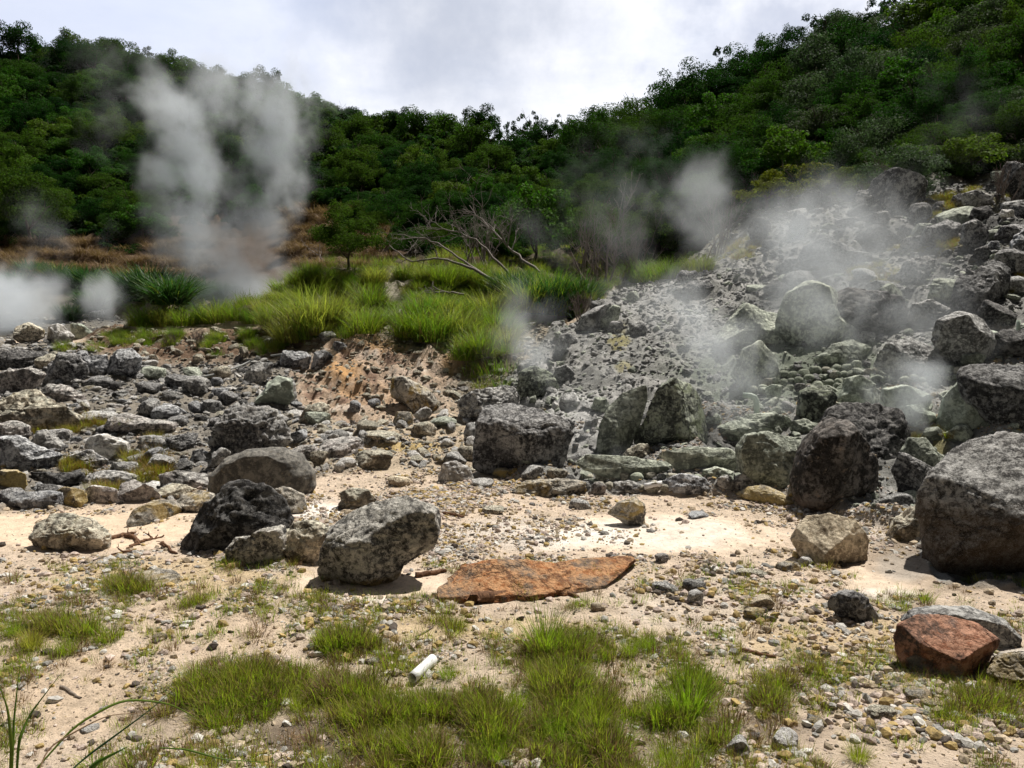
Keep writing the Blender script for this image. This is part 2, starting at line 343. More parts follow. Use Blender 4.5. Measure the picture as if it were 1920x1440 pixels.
# ---------------------------------------------------------------- rock materials
def rock_mat(name, base, light, dark, lich=None, lich_amt=.4, stain=None, stain_h=.3, crack=.55, bump=1.0, scale=1.0, patch=None, patch_thr=.56, rough=.9, layers=0.0):
    m, t, out = new_mat(name)
    tcn = t.node('ShaderNodeTexCoord'); oi = t.node('ShaderNodeObjectInfo')
    rv = t.math('MULTIPLY', oi.outputs['Random'], 57.0)
    P = t.vmath('ADD', tcn.outputs['Object'], t.node('ShaderNodeCombineXYZ', {0: rv, 1: rv, 2: t.math('MULTIPLY', rv, .37)}).outputs[0])
    big = t.noise(P, 1.6 * scale, 5, .6, .4); mid = t.noise(P, 5.5 * scale, 9, .72, .5); fine = t.noise(P, 30 * scale, 8, .78); micro = t.noise(P, 110 * scale, 4, .8)
    pits = t.node('ShaderNodeTexVoronoi', {'Vector': t.vmath('ADD', P, t.vmath('SCALE', t.noise(P, 8 * scale, 3, .6, out=1), scale=.15)), 'Scale': 13 * scale})
    vc = t.node('ShaderNodeTexVoronoi', {'Vector': t.vmath('ADD', P, t.vmath('SCALE', t.noise(P, 2.6 * scale, 6, .7, out=1), scale=.55)), 'Scale': 1.7 * scale}, feature='DISTANCE_TO_EDGE')
    crk = t.math('MULTIPLY', t.maprange(vc.outputs['Distance'], .035, .0), t.maprange(big, .42, .58))
    pt = t.noise(P, 3.3 * scale, 11, .74, .8); f2 = t.noise(P, 15 * scale, 9, .75)
    c = t.mix(t.maprange(pt, .445, .535), dark, t.mix(t.maprange(mid, .42, .56), tuple(x * .6 for x in base), base))
    c = t.mix(t.maprange(t.math('ADD', t.math('MULTIPLY', f2, .6), t.math('MULTIPLY', pt, .4)), .485, .545), c, light)
    c = t.mix(t.maprange(big, .36, .46, .85, 0.0), c, dark)
    if patch is not None:
        pn = t.noise(P, 2.4 * scale, 8, .68, .6)
        c = t.mix(t.maprange(pn, patch_thr, patch_thr + .06, 0, .88), c, t.mix(t.maprange(fine, .35, .65), tuple(x * .55 for x in patch), patch))
    if lich is not None:
        ln = t.noise(P, 18 * scale, 7, .78)
        c = t.mix(t.maprange(ln, .60 - lich_amt * .12, .66 - lich_amt * .08, 0, .85), c, lich)
    if stain is not None:
        gz_ = t.node('ShaderNodeSeparateXYZ', {0: tcn.outputs['Generated']}).outputs[2]
        f = t.maprange(t.math('ADD', gz_, t.math('MULTIPLY', t.math('SUBTRACT', mid, .5), .5)), stain_h, stain_h - .12, 0, .85)
        c = t.mix(f, c, t.mix(t.maprange(fine, .3, .7), tuple(x * .5 for x in stain), stain))
    # pale mineral dust settles on upward faces
    nz = t.node('ShaderNodeSeparateXYZ', {0: t.node('ShaderNodeNewGeometry').outputs['Normal']}).outputs[2]
    c = t.mix(t.math('MULTIPLY', t.maprange(nz, .2, .85, 0, .66), t.maprange(f2, .44, .56, .15, 1)), c, tuple(min(.74, x * 1.30 + .03) for x in light))
    c = t.mix(t.math('MULTIPLY', crk, crack), c, tuple(x * .25 for x in dark))
    c = t.mix(t.maprange(micro, .56, .70, 0, .55), c, tuple(min(.8, x * 1.5) for x in light)); c = t.mix(t.maprange(micro, .44, .34, 0, .6), c, tuple(x * .6 for x in dark))
    hsv = t.node('ShaderNodeHueSaturation', {'Color': c, 'Value': t.maprange(oi.outputs['Random'], 0, 1, .85, 1.35)})
    c = c; h = t.math('ADD', t.math('ADD', t.math('ADD', t.math('MULTIPLY', micro, .009 / scale), t.math('MULTIPLY', mid, .060 / scale)), t.math('MULTIPLY', fine, .026 / scale)),
               t.math('ADD', t.math('MULTIPLY', crk, -.03 / scale), t.math('MULTIPLY', t.maprange(pits.outputs['Distance'], 0, .45), .018 / scale)))
    if layers:
        sp = t.node('ShaderNodeSeparateXYZ', {0: P})
        lv = t.node('ShaderNodeCombineXYZ', {0: t.math('MULTIPLY', sp.outputs[0], 1.2), 1: t.math('MULTIPLY', sp.outputs[1], 1.2), 2: t.math('ADD', t.math('MULTIPLY', sp.outputs[2], 9.0), t.math('MULTIPLY', sp.outputs[0], 3.0))}).outputs[0]
        h = t.math('ADD', h, t.math('MULTIPLY', t.noise(lv, 1.6, 6, .65), .08 * layers))
    bp = t.node('ShaderNodeBump', {'Strength': min(1.0, .95 * bump), 'Distance': 1.0 * bump, 'Height': h})
    bs = t.node('ShaderNodeBsdfPrincipled', {'Base Color': hsv.outputs[0], 'Roughness': rough, 'Specular IOR Level': .25, 'Normal': bp.outputs[0]})
    t.l.new(bs.outputs[0], out.inputs[0]); return m
RM = {
 'pitted': rock_mat('pitted_rock', (.20,.19,.175), (.56,.53,.48), (.045,.044,.047), lich=(.70,.66,.60), lich_amt=.8, stain=(.42,.30,.12), stain_h=.26, bump=1.2),
 'black':  rock_mat('black_rock', (.048,.048,.052), (.22,.215,.21), (.014,.014,.016), lich=(.34,.32,.30), lich_amt=.15, stain=(.26,.21,.17), stain_h=.2, bump=1.3),
 'blackr': rock_mat('black_boulder_rock', (.07,.066,.062), (.24,.22,.205), (.016,.015,.014), lich=(.36,.28,.21), lich_amt=.1, stain=(.33,.245,.18), stain_h=.28, bump=1.1, scale=.8),
 'smooth': rock_mat('smooth_rock', (.115,.11,.10), (.185,.175,.155), (.06,.058,.055), lich=(.24,.20,.14), lich_amt=.2, bump=.35, crack=.15),
 'grey':   rock_mat('grey_rock', (.27,.262,.25), (.58,.56,.53), (.065,.064,.068), lich=(.55,.53,.50), lich_amt=.3),
 'bluegrey': rock_mat('blue_grey_rock', (.25,.26,.285), (.54,.55,.58), (.045,.046,.055), lich=(.52,.53,.55), lich_amt=.2),
 'tan':    rock_mat('tan_rock', (.42,.345,.245), (.58,.49,.37), (.17,.13,.09), lich=(.14,.12,.10), lich_amt=.35, stain=(.20,.16,.10), stain_h=.36, bump=.7, crack=.3),
 'tangrey': rock_mat('grey_tan_rock', (.38,.32,.245), (.66,.57,.45), (.09,.075,.06), lich=(.58,.52,.42), lich_amt=.3, patch=(.38,.29,.13), patch_thr=.6),
 'white':  rock_mat('white_rock', (.48,.46,.42), (.66,.64,.60), (.22,.20,.18), lich=(.30,.28,.24), lich_amt=.1, bump=.8),
 'green':  rock_mat('green_grey_rock', (.27,.30,.245), (.46,.49,.41), (.10,.11,.095), lich=(.42,.46,.34), lich_amt=.15, crack=.45, bump=.8),
 'greendark': rock_mat('dark_green_rock', (.13,.138,.125), (.38,.41,.33), (.038,.042,.04), patch=(.36,.41,.27), patch_thr=.55, bump=1.0),
 'palegreen': rock_mat('pale_green_rock', (.34,.385,.32), (.50,.55,.46), (.16,.18,.15), crack=.5, bump=.5),
 'steamgrey': rock_mat('steamed_grey_rock', (.26,.26,.255), (.50,.50,.49), (.075,.075,.075), lich=(.45,.45,.44), lich_amt=.2, bump=1.1),
 'darkgrey': rock_mat('dark_grey_rock', (.12,.12,.125), (.42,.415,.41), (.028,.028,.032), lich=(.45,.44,.43), lich_amt=.35, bump=1.2, layers=.5),
 'giant':  rock_mat('speckled_giant_rock', (.10,.098,.096), (.50,.495,.48), (.022,.020,.020), lich=(.52,.50,.48), lich_amt=.5, stain=(.12,.085,.055), stain_h=.66, bump=1.3, scale=.9),  # brown lower part darkened in colour, painting in shade on the undercut face
 'layer':  rock_mat('layered_rock', (.12,.12,.12), (.30,.30,.30), (.03,.03,.034), lich=(.40,.40,.40), lich_amt=.1, bump=1.2, layers=1.3),
 'rust':   rock_mat('rusty_rock', (.27,.105,.055), (.38,.20,.13), (.06,.045,.038), patch=(.17,.165,.16), patch_thr=.515, stain=(.25,.235,.20), stain_h=.24, bump=1.0),
 'orange': rock_mat('orange_rock', (.52,.20,.07), (.62,.31,.15), (.14,.06,.035), patch=(.24,.225,.20), patch_thr=.485, stain=(.24,.22,.19), stain_h=.46, bump=1.3, crack=.8),
 'ochre':  rock_mat('ochre_patched_rock', (.32,.30,.26), (.54,.50,.43), (.08,.075,.07), patch=(.50,.36,.12), patch_thr=.49),
 'yellow': rock_mat('yellow_topped_rock', (.30,.27,.20), (.50,.44,.33), (.07,.06,.05), patch=(.58,.44,.17), patch_thr=.46),
 'crumbly': rock_mat('crumbly_pale_rock', (.42,.405,.38), (.70,.68,.64), (.05,.05,.055), lich=(.66,.63,.58), lich_amt=.9, bump=1.5),
 'cobble': rock_mat('cobble_rock', (.29,.275,.225), (.43,.41,.34), (.12,.115,.095), bump=.5, crack=.2, scale=2.0),
 'cobgreen': rock_mat('green_cobble_rock', (.25,.275,.21), (.38,.41,.33), (.10,.115,.09), bump=.5, crack=.2, scale=2.0),
 'mauve':  rock_mat('mauve_grey_rock', (.32,.28,.265), (.60,.54,.51), (.055,.048,.048), lich=(.55,.52,.48), lich_amt=.2, layers=.4),
}

# ---------------------------------------------------------------- rock shapes
_ico = {}
def ico(sub):
    if sub not in _ico:
        import bmesh
        bm = bmesh.new(); bmesh.ops.create_icosphere(bm, subdivisions=sub, radius=1)
        v = np.array([x.co[:] for x in bm.verts]); f = np.array([[y.index for y in x.verts] for x in bm.faces]); bm.free()
        _ico[sub] = (v / np.linalg.norm(v, axis=1)[:, None], f)
    return _ico[sub]
def crease(P, S, seed, w=.09):
    n = vnoise(P / S * 2.3 + 3 * fbm(P / S * 3 + 9, 3, seed)[:, None] * .18, seed + 77)
    m_ = fbm(P / S * 5.1, 2, seed + 99)
    return -(smooth(w, 0, np.abs(n)) * (m_ > -.15)) - .6 * smooth(.1, 0, np.abs(vnoise(P / S * 5.7 + 5, seed + 78)))
def facets(p, rng, k, lo=.62, hi=.92, front=False, keep=.88):
    for _ in range(k):
        nrm = rng.normal(size=3)
        if front: nrm[1] = -abs(nrm[1]) - .6 if rng.random() < .8 else abs(nrm[1]) + .6; nrm[2] = nrm[2] * .8 + .15; nrm[0] *= .8
        nrm /= np.linalg.norm(nrm); d = rng.uniform(lo, hi); s = p @ nrm - d
        p = p - nrm * (np.maximum(s, 0) * keep)[:, None]
    return p
def rock_generic(seed, sub=3, dims=(1, 1, 1), k=9, rough=.12, boxy=2.6, freq=1.6):
    rng = np.random.default_rng(seed); d, f = ico(sub); d = d.copy()
    p = d / (np.abs(d) ** boxy).sum(1)[:, None] ** (1 / boxy)
    p = facets(p, rng, k)
    o = rng.uniform(-50, 50, 3)
    r = 1 + rough * (fbm(p * freq + o, 4, seed) + .6 * fbm(p * freq * 2.2 + o, 3, seed + 5, ridged=True) - .1)
    return p * r[:, None] * np.array(dims), f
def rock_outline(poly, T, seed, sub, k=7, rough=.06, size=1.0, boxy=2.5, lobes=0.0, planes=()):
    """closed boulder whose broad section is the outline poly (metres, x right / z up), T = half thickness"""
    rng = np.random.default_rng(seed); d, f = ico(sub)
    c = (poly.max(0) + poly.min(0)) / 2; asp = (poly[:, 0].max() - poly[:, 0].min()) / (poly[:, 1].max() - poly[:, 1].min())
    q = (poly - c) * [1, asp]; N = 180; ths = np.linspace(-math.pi, math.pi, N, endpoint=False); rr = np.zeros(N)
    a, b = q, np.roll(q, -1, 0)
    for i, th in enumerate(ths):
        dr = np.array([math.cos(th), math.sin(th)]); e = b - a
        den = dr[0] * e[:, 1] - dr[1] * e[:, 0]; den = np.where(abs(den) < 1e-9, 1e-9, den)
        tt = (a[:, 0] * e[:, 1] - a[:, 1] * e[:, 0]) / den; s = (a[:, 0] * dr[1] - a[:, 1] * dr[0]) / den
        ok = (tt > 0) & (s >= -1e-6) & (s <= 1 + 1e-6); rr[i] = tt[ok].max() if ok.any() else 0
    rr[rr == 0] = rr[rr > 0].mean(); rr = (np.roll(rr, 1) + 2 * rr + np.roll(rr, -1)) / 4
    p = d / ((np.sqrt(d[:, 0] ** 2 + d[:, 2] ** 2)) ** boxy + np.abs(d[:, 1]) ** boxy)[:, None] ** (1 / boxy)
    for nx, ny, nz_, dd in planes:
        nn = np.array([nx, ny, nz_], float); nn /= np.linalg.norm(nn); s_ = p @ nn - dd; p = p - nn * (np.maximum(s_, 0) * .93)[:, None]
    p = facets(p, rng, k, .52, .88, True, .97)
    th = np.arctan2(p[:, 2], p[:, 0]); R_ = np.interp(th, np.append(ths, math.pi), np.append(rr, rr[0]))
    P = np.stack([p[:, 0] * R_, p[:, 1] * T, p[:, 2] * R_ / asp], 1)
    S = size; o = rng.uniform(-50, 50, 3)
    n = fbm(P / S * 2.2 + o, 4, seed) * .9 + .75 * fbm(P / S * 4.0 + o, 5, seed + 3, gain=.6, ridged=True) - .15
    n = n + .55 * crease(P, S, seed) * min(1, rough / .05)
    if lobes: n = n + lobes * (fbm(P / S * 7 + o, 2, seed + 8, ridged=True))
    nr = P / (np.linalg.norm(P, axis=1)[:, None] + 1e-9)
    return P + nr * (n * rough * S)[:, None], f, c
ROCKN = [0]; PLACED = []
def sub_for(pxw): return 6 if pxw > 105 else 5 if pxw > 50 else 4 if pxw > 22 else 3
def boulder(label, mat, pts, group=None, name='boulder', thick=.75, rough=.07, k=11, Y=None, boxy=2.3, lobes=0.0, lift=0.0, planes=(), skew=False, bed=.10):
    ROCKN[0] += 1; seed = 100 + ROCKN[0] * 7
    xy = np.array([tuple(map(float, s.split(','))) for s in pts.split()]) if isinstance(pts, str) else np.array(pts, float)
    w = xy[:, 0].max() - xy[:, 0].min(); h = xy[:, 1].max() - xy[:, 1].min(); cx = (xy[:, 0].max() + xy[:, 0].min()) / 2
    Yc = Y or cast(cx, xy[:, 1].max() - .06 * h)[1]
    T = (w * .6 + h * .4) / FPX * Yc * .5 * thick
    Y0 = Yc + T * .55
    slope = 0.0
    if skew:
        il, ir = xy[:, 0].argmin(), xy[:, 0].argmax(); L0, R0 = cast(*xy[il]), cast(*xy[ir]); slope = (R0[1] - L0[1]) / (xy[ir, 0] - xy[il, 0])
    wp = np.array([at(a, b, Y0 + slope * (a - cx)) for a, b in xy])
    poly = wp[:, [0, 2]]
    bot = poly[:, 1].min(); hh = poly[:, 1].max() - bot
    low = poly[:, 1] < bot + .18 * hh; poly[low, 1] -= bed * hh + .015                 # bedded a little way into the ground
    S = math.sqrt(w * h) / FPX * Y0
    P, f, c = rock_outline(poly, T, seed, sub_for(max(w, h)), k, rough, S, boxy, lobes, planes)
    if skew: P[:, 1] += P[:, 0] * slope * FPX / Y0 * 1.0
    zb = P[:, 2].min()
    me = mesh_from(name, P - [0, 0, zb], f, (RM[mat],)); o = link(name, me); o.location = (c[0], Y0, c[1] + zb + lift)
    tag(o, label, 'boulder' if max(w, h) > 60 else 'rock', group); PLACED.append((c[0], Y0, max(w, h) / FPX * Y0 / 2, cx, xy[:, 1].mean(), w, h)); return o
GEN = {}
def gen_mesh(kind, i, sub, mat):
    key = (kind, i, sub, mat)
    if key not in GEN:
        prm = dict(slab=dict(dims=(1, .8, .5), k=8), round=dict(dims=(1, .85, .8), k=4, rough=.1, boxy=2.1), block=dict(dims=(1, .85, .75), k=11), shard=dict(dims=(1, .7, .8), k=14, rough=.14))[kind]
        P, f = rock_generic(1000 + i * 13 + sub, sub, **prm); P[:, 2] -= P[:, 2].min()
        P /= (P[:, 0].max() - P[:, 0].min()); GEN[key] = mesh_from('rock', P, f, (RM[mat],))
    return GEN[key]
def rock(cx, cy, w, h, mat, label, group=None, kind='block', name='rock', rot=0.0, Y=None):
    """a smaller rock seen centred at cx,cy, w by h: its own shape from the generator"""
    ROCKN[0] += 1; i = ROCKN[0]; rng = random.Random(i)
    sub = sub_for(max(w, h)) ; sub = min(5, sub)
    me = gen_mesh(kind, i % 9, sub, mat)
    Yc = Y or cast(cx, cy + h * .45)[1]; W = w / FPX * Yc; d = .8 * W
    o = link(name, me); X, Yy, Z = at(cx, cy + h * .5, Yc + d * .3)
    zs = max(v.co[2] for v in me.vertices) if not me.get('zmax') else me['zmax']; me['zmax'] = zs
    g = float(gz(X, Yy)[0]); zbot = Z - .02 * W
    if abs(g - zbot) < .3 * W: zbot = min(g, zbot) - .04 * W
    Ztop = at(cx, cy - h * .5, Yc + d * .5)[2]
    o.location = (X, Yy, zbot); o.scale = (W * 1.04, W * rng.uniform(.85, 1.1), max(.02, (Ztop - zbot)) / zs * 1.02)
    o.rotation_euler = (rng.uniform(-.08, .08), rot + rng.uniform(-.1, .1), rng.uniform(-.5, .5) + (math.pi if rng.random() < .5 else 0))
    tag(o, label, 'rock' if name != 'cobble' else 'cobble', group); PLACED.append((X, Yy, W / 2, cx, cy, w, h)); return o

# ---------------------------------------------------------------- boulders one by one
B = boulder
# sand flat, left and middle
B('largest pitted grey boulder with ochre underside standing on the sand', 'pitted', '597,1078 598,1040 612,1003 645,972 690,945 745,933 790,943 818,956 822,990 808,1030 790,1066 762,1096 735,1108 700,1114 660,1108 622,1096', rough=.055, lobes=.3, bed=0, planes=[(-.15,-.55,.83,.62),(.5,-.7,-.5,.52),(-.4,-.8,-.45,.62)])
B('coal black lumpy boulder left of the largest pitted boulder', 'black', '335,1036 345,1012 362,985 376,948 410,916 455,903 500,913 530,943 546,975 530,1005 480,1018 430,1036 380,1042', rough=.05, lobes=.5, planes=[(-.1,-.7,.7,.6)])
B('low dark boulder with pale top in front of the coal black boulder', 'pitted', '418,1056 425,1028 450,1003 490,986 528,990 534,1030 525,1056 470,1064', rough=.08)
B('small boulder with ochre base wedged beside the largest pitted boulder', 'tangrey', '522,1002 545,983 590,976 618,995 612,1028 598,1052 560,1062 530,1052')
B('lone grey brown boulder on the smooth sand at far left', 'tangrey', '58,1033 60,985 80,967 122,966 165,978 204,1003 208,1030 150,1034 100,1038')
B('smooth rounded dark boulder shaped like a loaf', 'smooth', '392,918 396,888 425,858 465,841 520,838 565,853 590,883 591,912 575,934 540,918 480,922 430,934', rough=.03, k=3, boxy=2.1)
B('pale flat rock half buried in sand left of the coal black boulder', 'ochre', '228,985 242,960 278,943 322,937 348,950 335,965 300,975 260,985', thick=1.2, rough=.03, skew=True, bed=.4, k=5)
B('pale blotched rock just behind the flat half buried rock', 'ochre', '322,948 336,929 365,921 400,927 408,945 385,963 342,962')
B('yellowish rock showing behind the coal black boulder', 'ochre', '500,925 530,913 570,928 575,955 545,966 510,960')
B('grey rock on the sand behind the largest pitted boulder', 'tangrey', '627,948 632,923 660,916 690,920 705,938 697,955 655,957 632,957')
B('white rounded rock in the rubble left of the big dark boulder', 'white', '818,892 830,870 855,864 878,876 892,900 850,907 825,905')
B('big blackish boulder in the middle with pitted face', 'darkgrey', '890,860 893,800 905,765 950,757 1010,767 1065,785 1081,820 1075,850 1045,870 990,880 930,876', rough=.05, thick=.8, planes=[(-.1,-.45,.88,.6),(.6,-.75,-.2,.6)])
B('rounded grey boulder just behind the big blackish boulder', 'grey', '850,785 862,748 880,728 915,716 950,716 975,743 970,768 920,785 885,792 868,792')
B('small grey rock tucked under the rounded grey boulder', 'steamgrey', '868,815 872,795 890,790 905,800 902,825 880,828', thick=.9)
# sulphur green boulders
B('tall dark boulder with green right flank above the long slabs', 'greendark', '1190,818 1205,770 1228,735 1265,706 1297,720 1325,750 1336,790 1331,825 1290,840 1245,836 1210,828', rough=.035, k=9, thick=.9, planes=[(-.45,-.85,.2,.42),(.75,-.6,.15,.42),(0,-.5,-.85,.6)])
B('leaning greenish slab with steam at its foot left of the tall dark boulder', 'green', '1113,850 1125,800 1140,765 1168,735 1212,722 1214,745 1202,790 1186,832 1160,857 1130,857', rough=.025, k=6, thick=.6, planes=[(-.1,-.75,.65,.35),(.5,-.85,-.1,.45)])
B('long rounded green slab right of the leaning slab foot', 'green', '1222,852 1240,842 1300,836 1370,842 1388,858 1386,880 1330,884 1270,876', thick=.35, rough=.04)
B('low green slab behind the cobble wall', 'green', '1078,868 1100,852 1160,855 1220,862 1290,868 1303,885 1280,896 1210,892 1140,890 1095,880', thick=.3, rough=.045)
B('pinkish pale rock between the two green slabs', 'tangrey', '1160,862 1175,845 1200,832 1216,832 1226,850 1215,862 1185,866')
B('wide green grey boulder left of the black pair', 'green', '1384,885 1382,840 1400,815 1440,808 1500,825 1515,860 1500,905 1460,917 1425,907', rough=.05, k=9)
B('arched green grey slab above the wide green grey boulder', 'green', '1335,832 1345,800 1400,777 1450,774 1483,785 1480,812 1430,816 1390,832', rough=.05, thick=.6)
B('flat green rock wedged right of the arched slab', 'green', '1478,805 1486,790 1510,786 1534,792 1530,812 1500,815', thick=.8)
B('black lichened boulder with pinkish base, left one of the black pair', 'blackr', '1488,915 1492,880 1502,850 1525,808 1558,781 1592,790 1625,830 1641,870 1640,912 1610,945 1560,951 1520,952 1497,938', rough=.045, thick=1.0, k=6, boxy=2.2)
B('black boulder leaning behind, right one of the black pair', 'black', '1545,795 1556,766 1600,750 1640,754 1690,770 1707,810 1700,850 1672,880 1652,940 1625,930 1600,850', rough=.05, thick=.8, Y=11.5, k=8)
B('thin dark grey slab between the black pair and the giant boulder', 'darkgrey', '1675,885 1690,850 1705,853 1760,880 1795,900 1765,932 1735,946 1692,936', rough=.05, thick=.6)
B('giant speckled boulder filling the right edge', 'giant', '1736,935 1762,890 1812,850 1870,815 1925,808 1995,830 2055,900 2065,1000 2025,1092 1930,1104 1865,1092 1805,1082 1758,1060 1742,1000', rough=.035, thick=1.0, k=7, planes=[(-.28,-.50,.82,.47),(-.1,-.86,-.50,.44)])
B('triangular tan boulder with dark lower face', 'tan', '1484,1015 1500,985 1530,955 1560,941 1585,953 1612,985 1630,1012 1626,1055 1600,1068 1545,1068 1500,1042', rough=.025, k=7, planes=[(-.3,-.62,.72,.30),(.45,-.85,-.25,.48)])
B('mottled tan rock between the triangular boulder and the giant boulder', 'tangrey', '1662,1008 1680,975 1705,955 1735,944 1746,975 1741,1015 1700,1020')
B('layered dark boulder with cracks above the giant boulder', 'layer', '1862,792 1818,750 1800,700 1830,672 1880,665 1960,680 2015,740 1995,802 1920,812', rough=.05, thick=.8, planes=[(-.2,-.6,.77,.45)])
B('pointed green boulder leaning beside the layered dark boulder', 'palegreen', '1757,792 1775,745 1805,712 1845,745 1866,770 1850,802 1800,808 1770,806', rough=.03, k=9)
B('oval green grey stone lying under the pointed green boulder', 'green', '1773,812 1790,796 1812,796 1823,810 1813,827 1785,829', rough=.03, k=3)
B('green grey boulder with pale left edge behind the black pair', 'greendark', '1495,778 1500,735 1525,721 1555,724 1571,745 1562,772 1525,794', rough=.04, k=9)
B('pale green domed boulder behind the black pair', 'palegreen', '1568,755 1590,710 1615,702 1640,720 1656,755 1640,774 1590,772', rough=.03)
B('flat pale green rock in steam right of the domed boulder', 'palegreen', '1648,768 1655,728 1700,722 1745,740 1760,768 1710,778', rough=.03, thick=.6)
B('pale rounded rock in steam above the black right boulder', 'palegreen', '1690,790 1700,762 1730,755 1752,775 1755,800 1720,806', rough=.03)
B('grey green rock at the foot of the pale rounded rock', 'green', '1725,818 1735,803 1758,800 1775,812 1770,826 1742,828', rough=.03)
B('broad sloping green grey rock right of the black pair', 'green', '1690,850 1705,822 1735,818 1765,850 1800,880 1760,900 1720,880', rough=.04, thick=.5)
# upper right slope
B('boxy pale green slab jutting out of the slope', 'green', '1338,645 1368,602 1400,568 1440,584 1506,597 1506,640 1482,653 1420,657 1380,662', rough=.03, k=9, boxy=3.2)
B('broad domed boulder veiled by steam in the slope', 'green', '1458,605 1475,550 1520,527 1572,540 1602,572 1623,625 1590,642 1520,648 1470,642', rough=.035, thick=.8)
B('upright green rock under the boxy slab', 'green', '1368,700 1385,655 1425,638 1450,665 1462,702 1450,732 1400,738', rough=.03)
B('flat topped green rock above the upper cobbles', 'green', '1540,667 1560,645 1600,635 1636,652 1626,672 1580,682', rough=.04)
B('long green shard lying above the upper cobbles', 'green', '1522,672 1545,662 1580,664 1587,675 1560,686 1540,682', thick=.5)
B('wide domed grey boulder above the steaming cobbles', 'steamgrey', '1640,690 1662,640 1710,630 1750,650 1777,690 1700,708', rough=.04)
B('round dark boulder in steam below the tilted boulder', 'steamgrey', '1752,640 1760,600 1800,583 1850,595 1868,640 1862,680 1800,694 1767,670', rough=.04)
B('big tilted layered boulder high on the right slope', 'layer', '1790,562 1802,520 1835,490 1875,480 1902,505 1896,550 1862,592 1822,594 1792,585', rough=.05, thick=.7, planes=[(-.35,-.6,.7,.4),(.6,-.7,-.3,.4)])
B('black pitted boulder at right edge above the layered boulder', 'black', '1866,662 1868,625 1900,613 1965,620 1965,667 1900,674')
B('small green grey rock left of the layered dark boulder', 'green', '1800,682 1806,665 1830,660 1846,668 1838,684 1815,690')
B('dark grey hump showing through steam near the slope top', 'darkgrey', '1490,500 1510,460 1560,440 1610,465 1650,500 1580,515', rough=.06, thick=.7)
B('green grey rock with crack in mid slope left of the tilted boulder', 'green', '1620,590 1632,548 1670,530 1700,550 1702,580 1660,598', rough=.04)
B('dark rock above the cracked green grey rock', 'darkgrey', '1680,520 1700,490 1740,480 1770,500 1760,525 1710,532')
B('narrow grey rock below the cracked green grey rock', 'steamgrey', '1700,600 1715,570 1750,560 1780,580 1770,605 1730,612')
B('flat topped slab crowning the right slope', 'grey', '1806,385 1808,362 1830,357 1862,368 1876,385 1860,392 1830,388', thick=.8)
B('dark block just below the crowning slab', 'black', '1818,408 1826,388 1852,386 1862,402 1850,418 1825,416')
B('dark block left of the crowning slab', 'darkgrey', '1783,386 1788,366 1805,362 1813,375 1808,392 1790,392')
B('tiny cap stone left of the crowning slab', 'grey', '1788,364 1795,353 1808,353 1812,362 1800,368', thick=.9)
B('black rock amid green moss left of the crowning slab', 'black', '1742,396 1755,378 1772,375 1782,392 1765,402')
B('pale grey rock right of the crowning slab', 'white', '1873,404 1880,392 1900,394 1902,408 1885,412')
B('long dark slab below the mossy patch', 'darkgrey', '1728,452 1740,425 1775,412 1806,418 1800,445 1760,462', thick=.8)
B('blocky dark grey boulder right of the long dark slab', 'darkgrey', '1802,455 1808,420 1830,410 1852,425 1856,450 1835,468')
B('broad dark slab at right edge of the slope', 'darkgrey', '1868,446 1880,425 1920,418 1965,422 1965,452 1900,458')
B('pointed blue grey boulder on the right edge', 'bluegrey', '1895,475 1905,440 1925,425 1960,440 1965,500 1920,500')
B('low grey slab in orange moss', 'darkgrey', '1690,462 1695,447 1725,442 1742,455 1735,470 1705,470')
B('dark lumpy rock above the tilted boulder', 'black', '1815,490 1825,470 1850,460 1860,478 1845,492')
B('grey rock between dark boulders near the right edge', 'bluegrey', '1850,462 1858,452 1872,452 1876,464 1862,470')
# central slope
B('brown grey boulder on the left shoulder of the central slope', 'steamgrey', '1078,612 1090,592 1118,575 1145,568 1152,585 1130,612 1100,620', rough=.03, k=4)
B('green grey jagged rock on the shoulder crest', 'green', '1118,618 1128,590 1150,570 1165,575 1160,600 1140,620', rough=.05)
B('pointed pale rock on the lower left shoulder of the slope', 'steamgrey', '1038,652 1050,628 1065,618 1085,635 1082,650 1060,656')
B('dark slab perched on the slope crest', 'darkgrey', '1268,522 1276,508 1305,505 1312,516 1300,526 1280,528', thick=.9)
B('wide dark rock under the perched slab', 'darkgrey', '1278,545 1285,528 1330,524 1340,540 1325,555 1295,555')
B('broad pale grey rock in middle of the central slope', 'steamgrey', '1170,625 1180,606 1205,602 1215,618 1200,630', rough=.05)
B('dark rock beside the pale grey rock in mid slope', 'darkgrey', '1138,622 1145,604 1165,600 1172,615 1160,628')
B('green black boulder at the foot of the central slope beside the grass', 'greendark', '968,738 975,700 1003,687 1035,700 1048,725 1032,748 990,750', rough=.06, lobes=.3)
B('smooth grey rock at foot of slope left of the leaning slab', 'steamgrey', '1048,755 1055,738 1080,735 1095,755 1085,768 1060,768', rough=.03)
B('grey boulder behind the smooth grey rock', 'steamgrey', '1034,712 1042,690 1062,683 1078,700 1070,718 1048,722')
B('greenish rock right of the smooth grey rock', 'green', '1108,765 1115,745 1135,745 1148,762 1135,774', rough=.05)
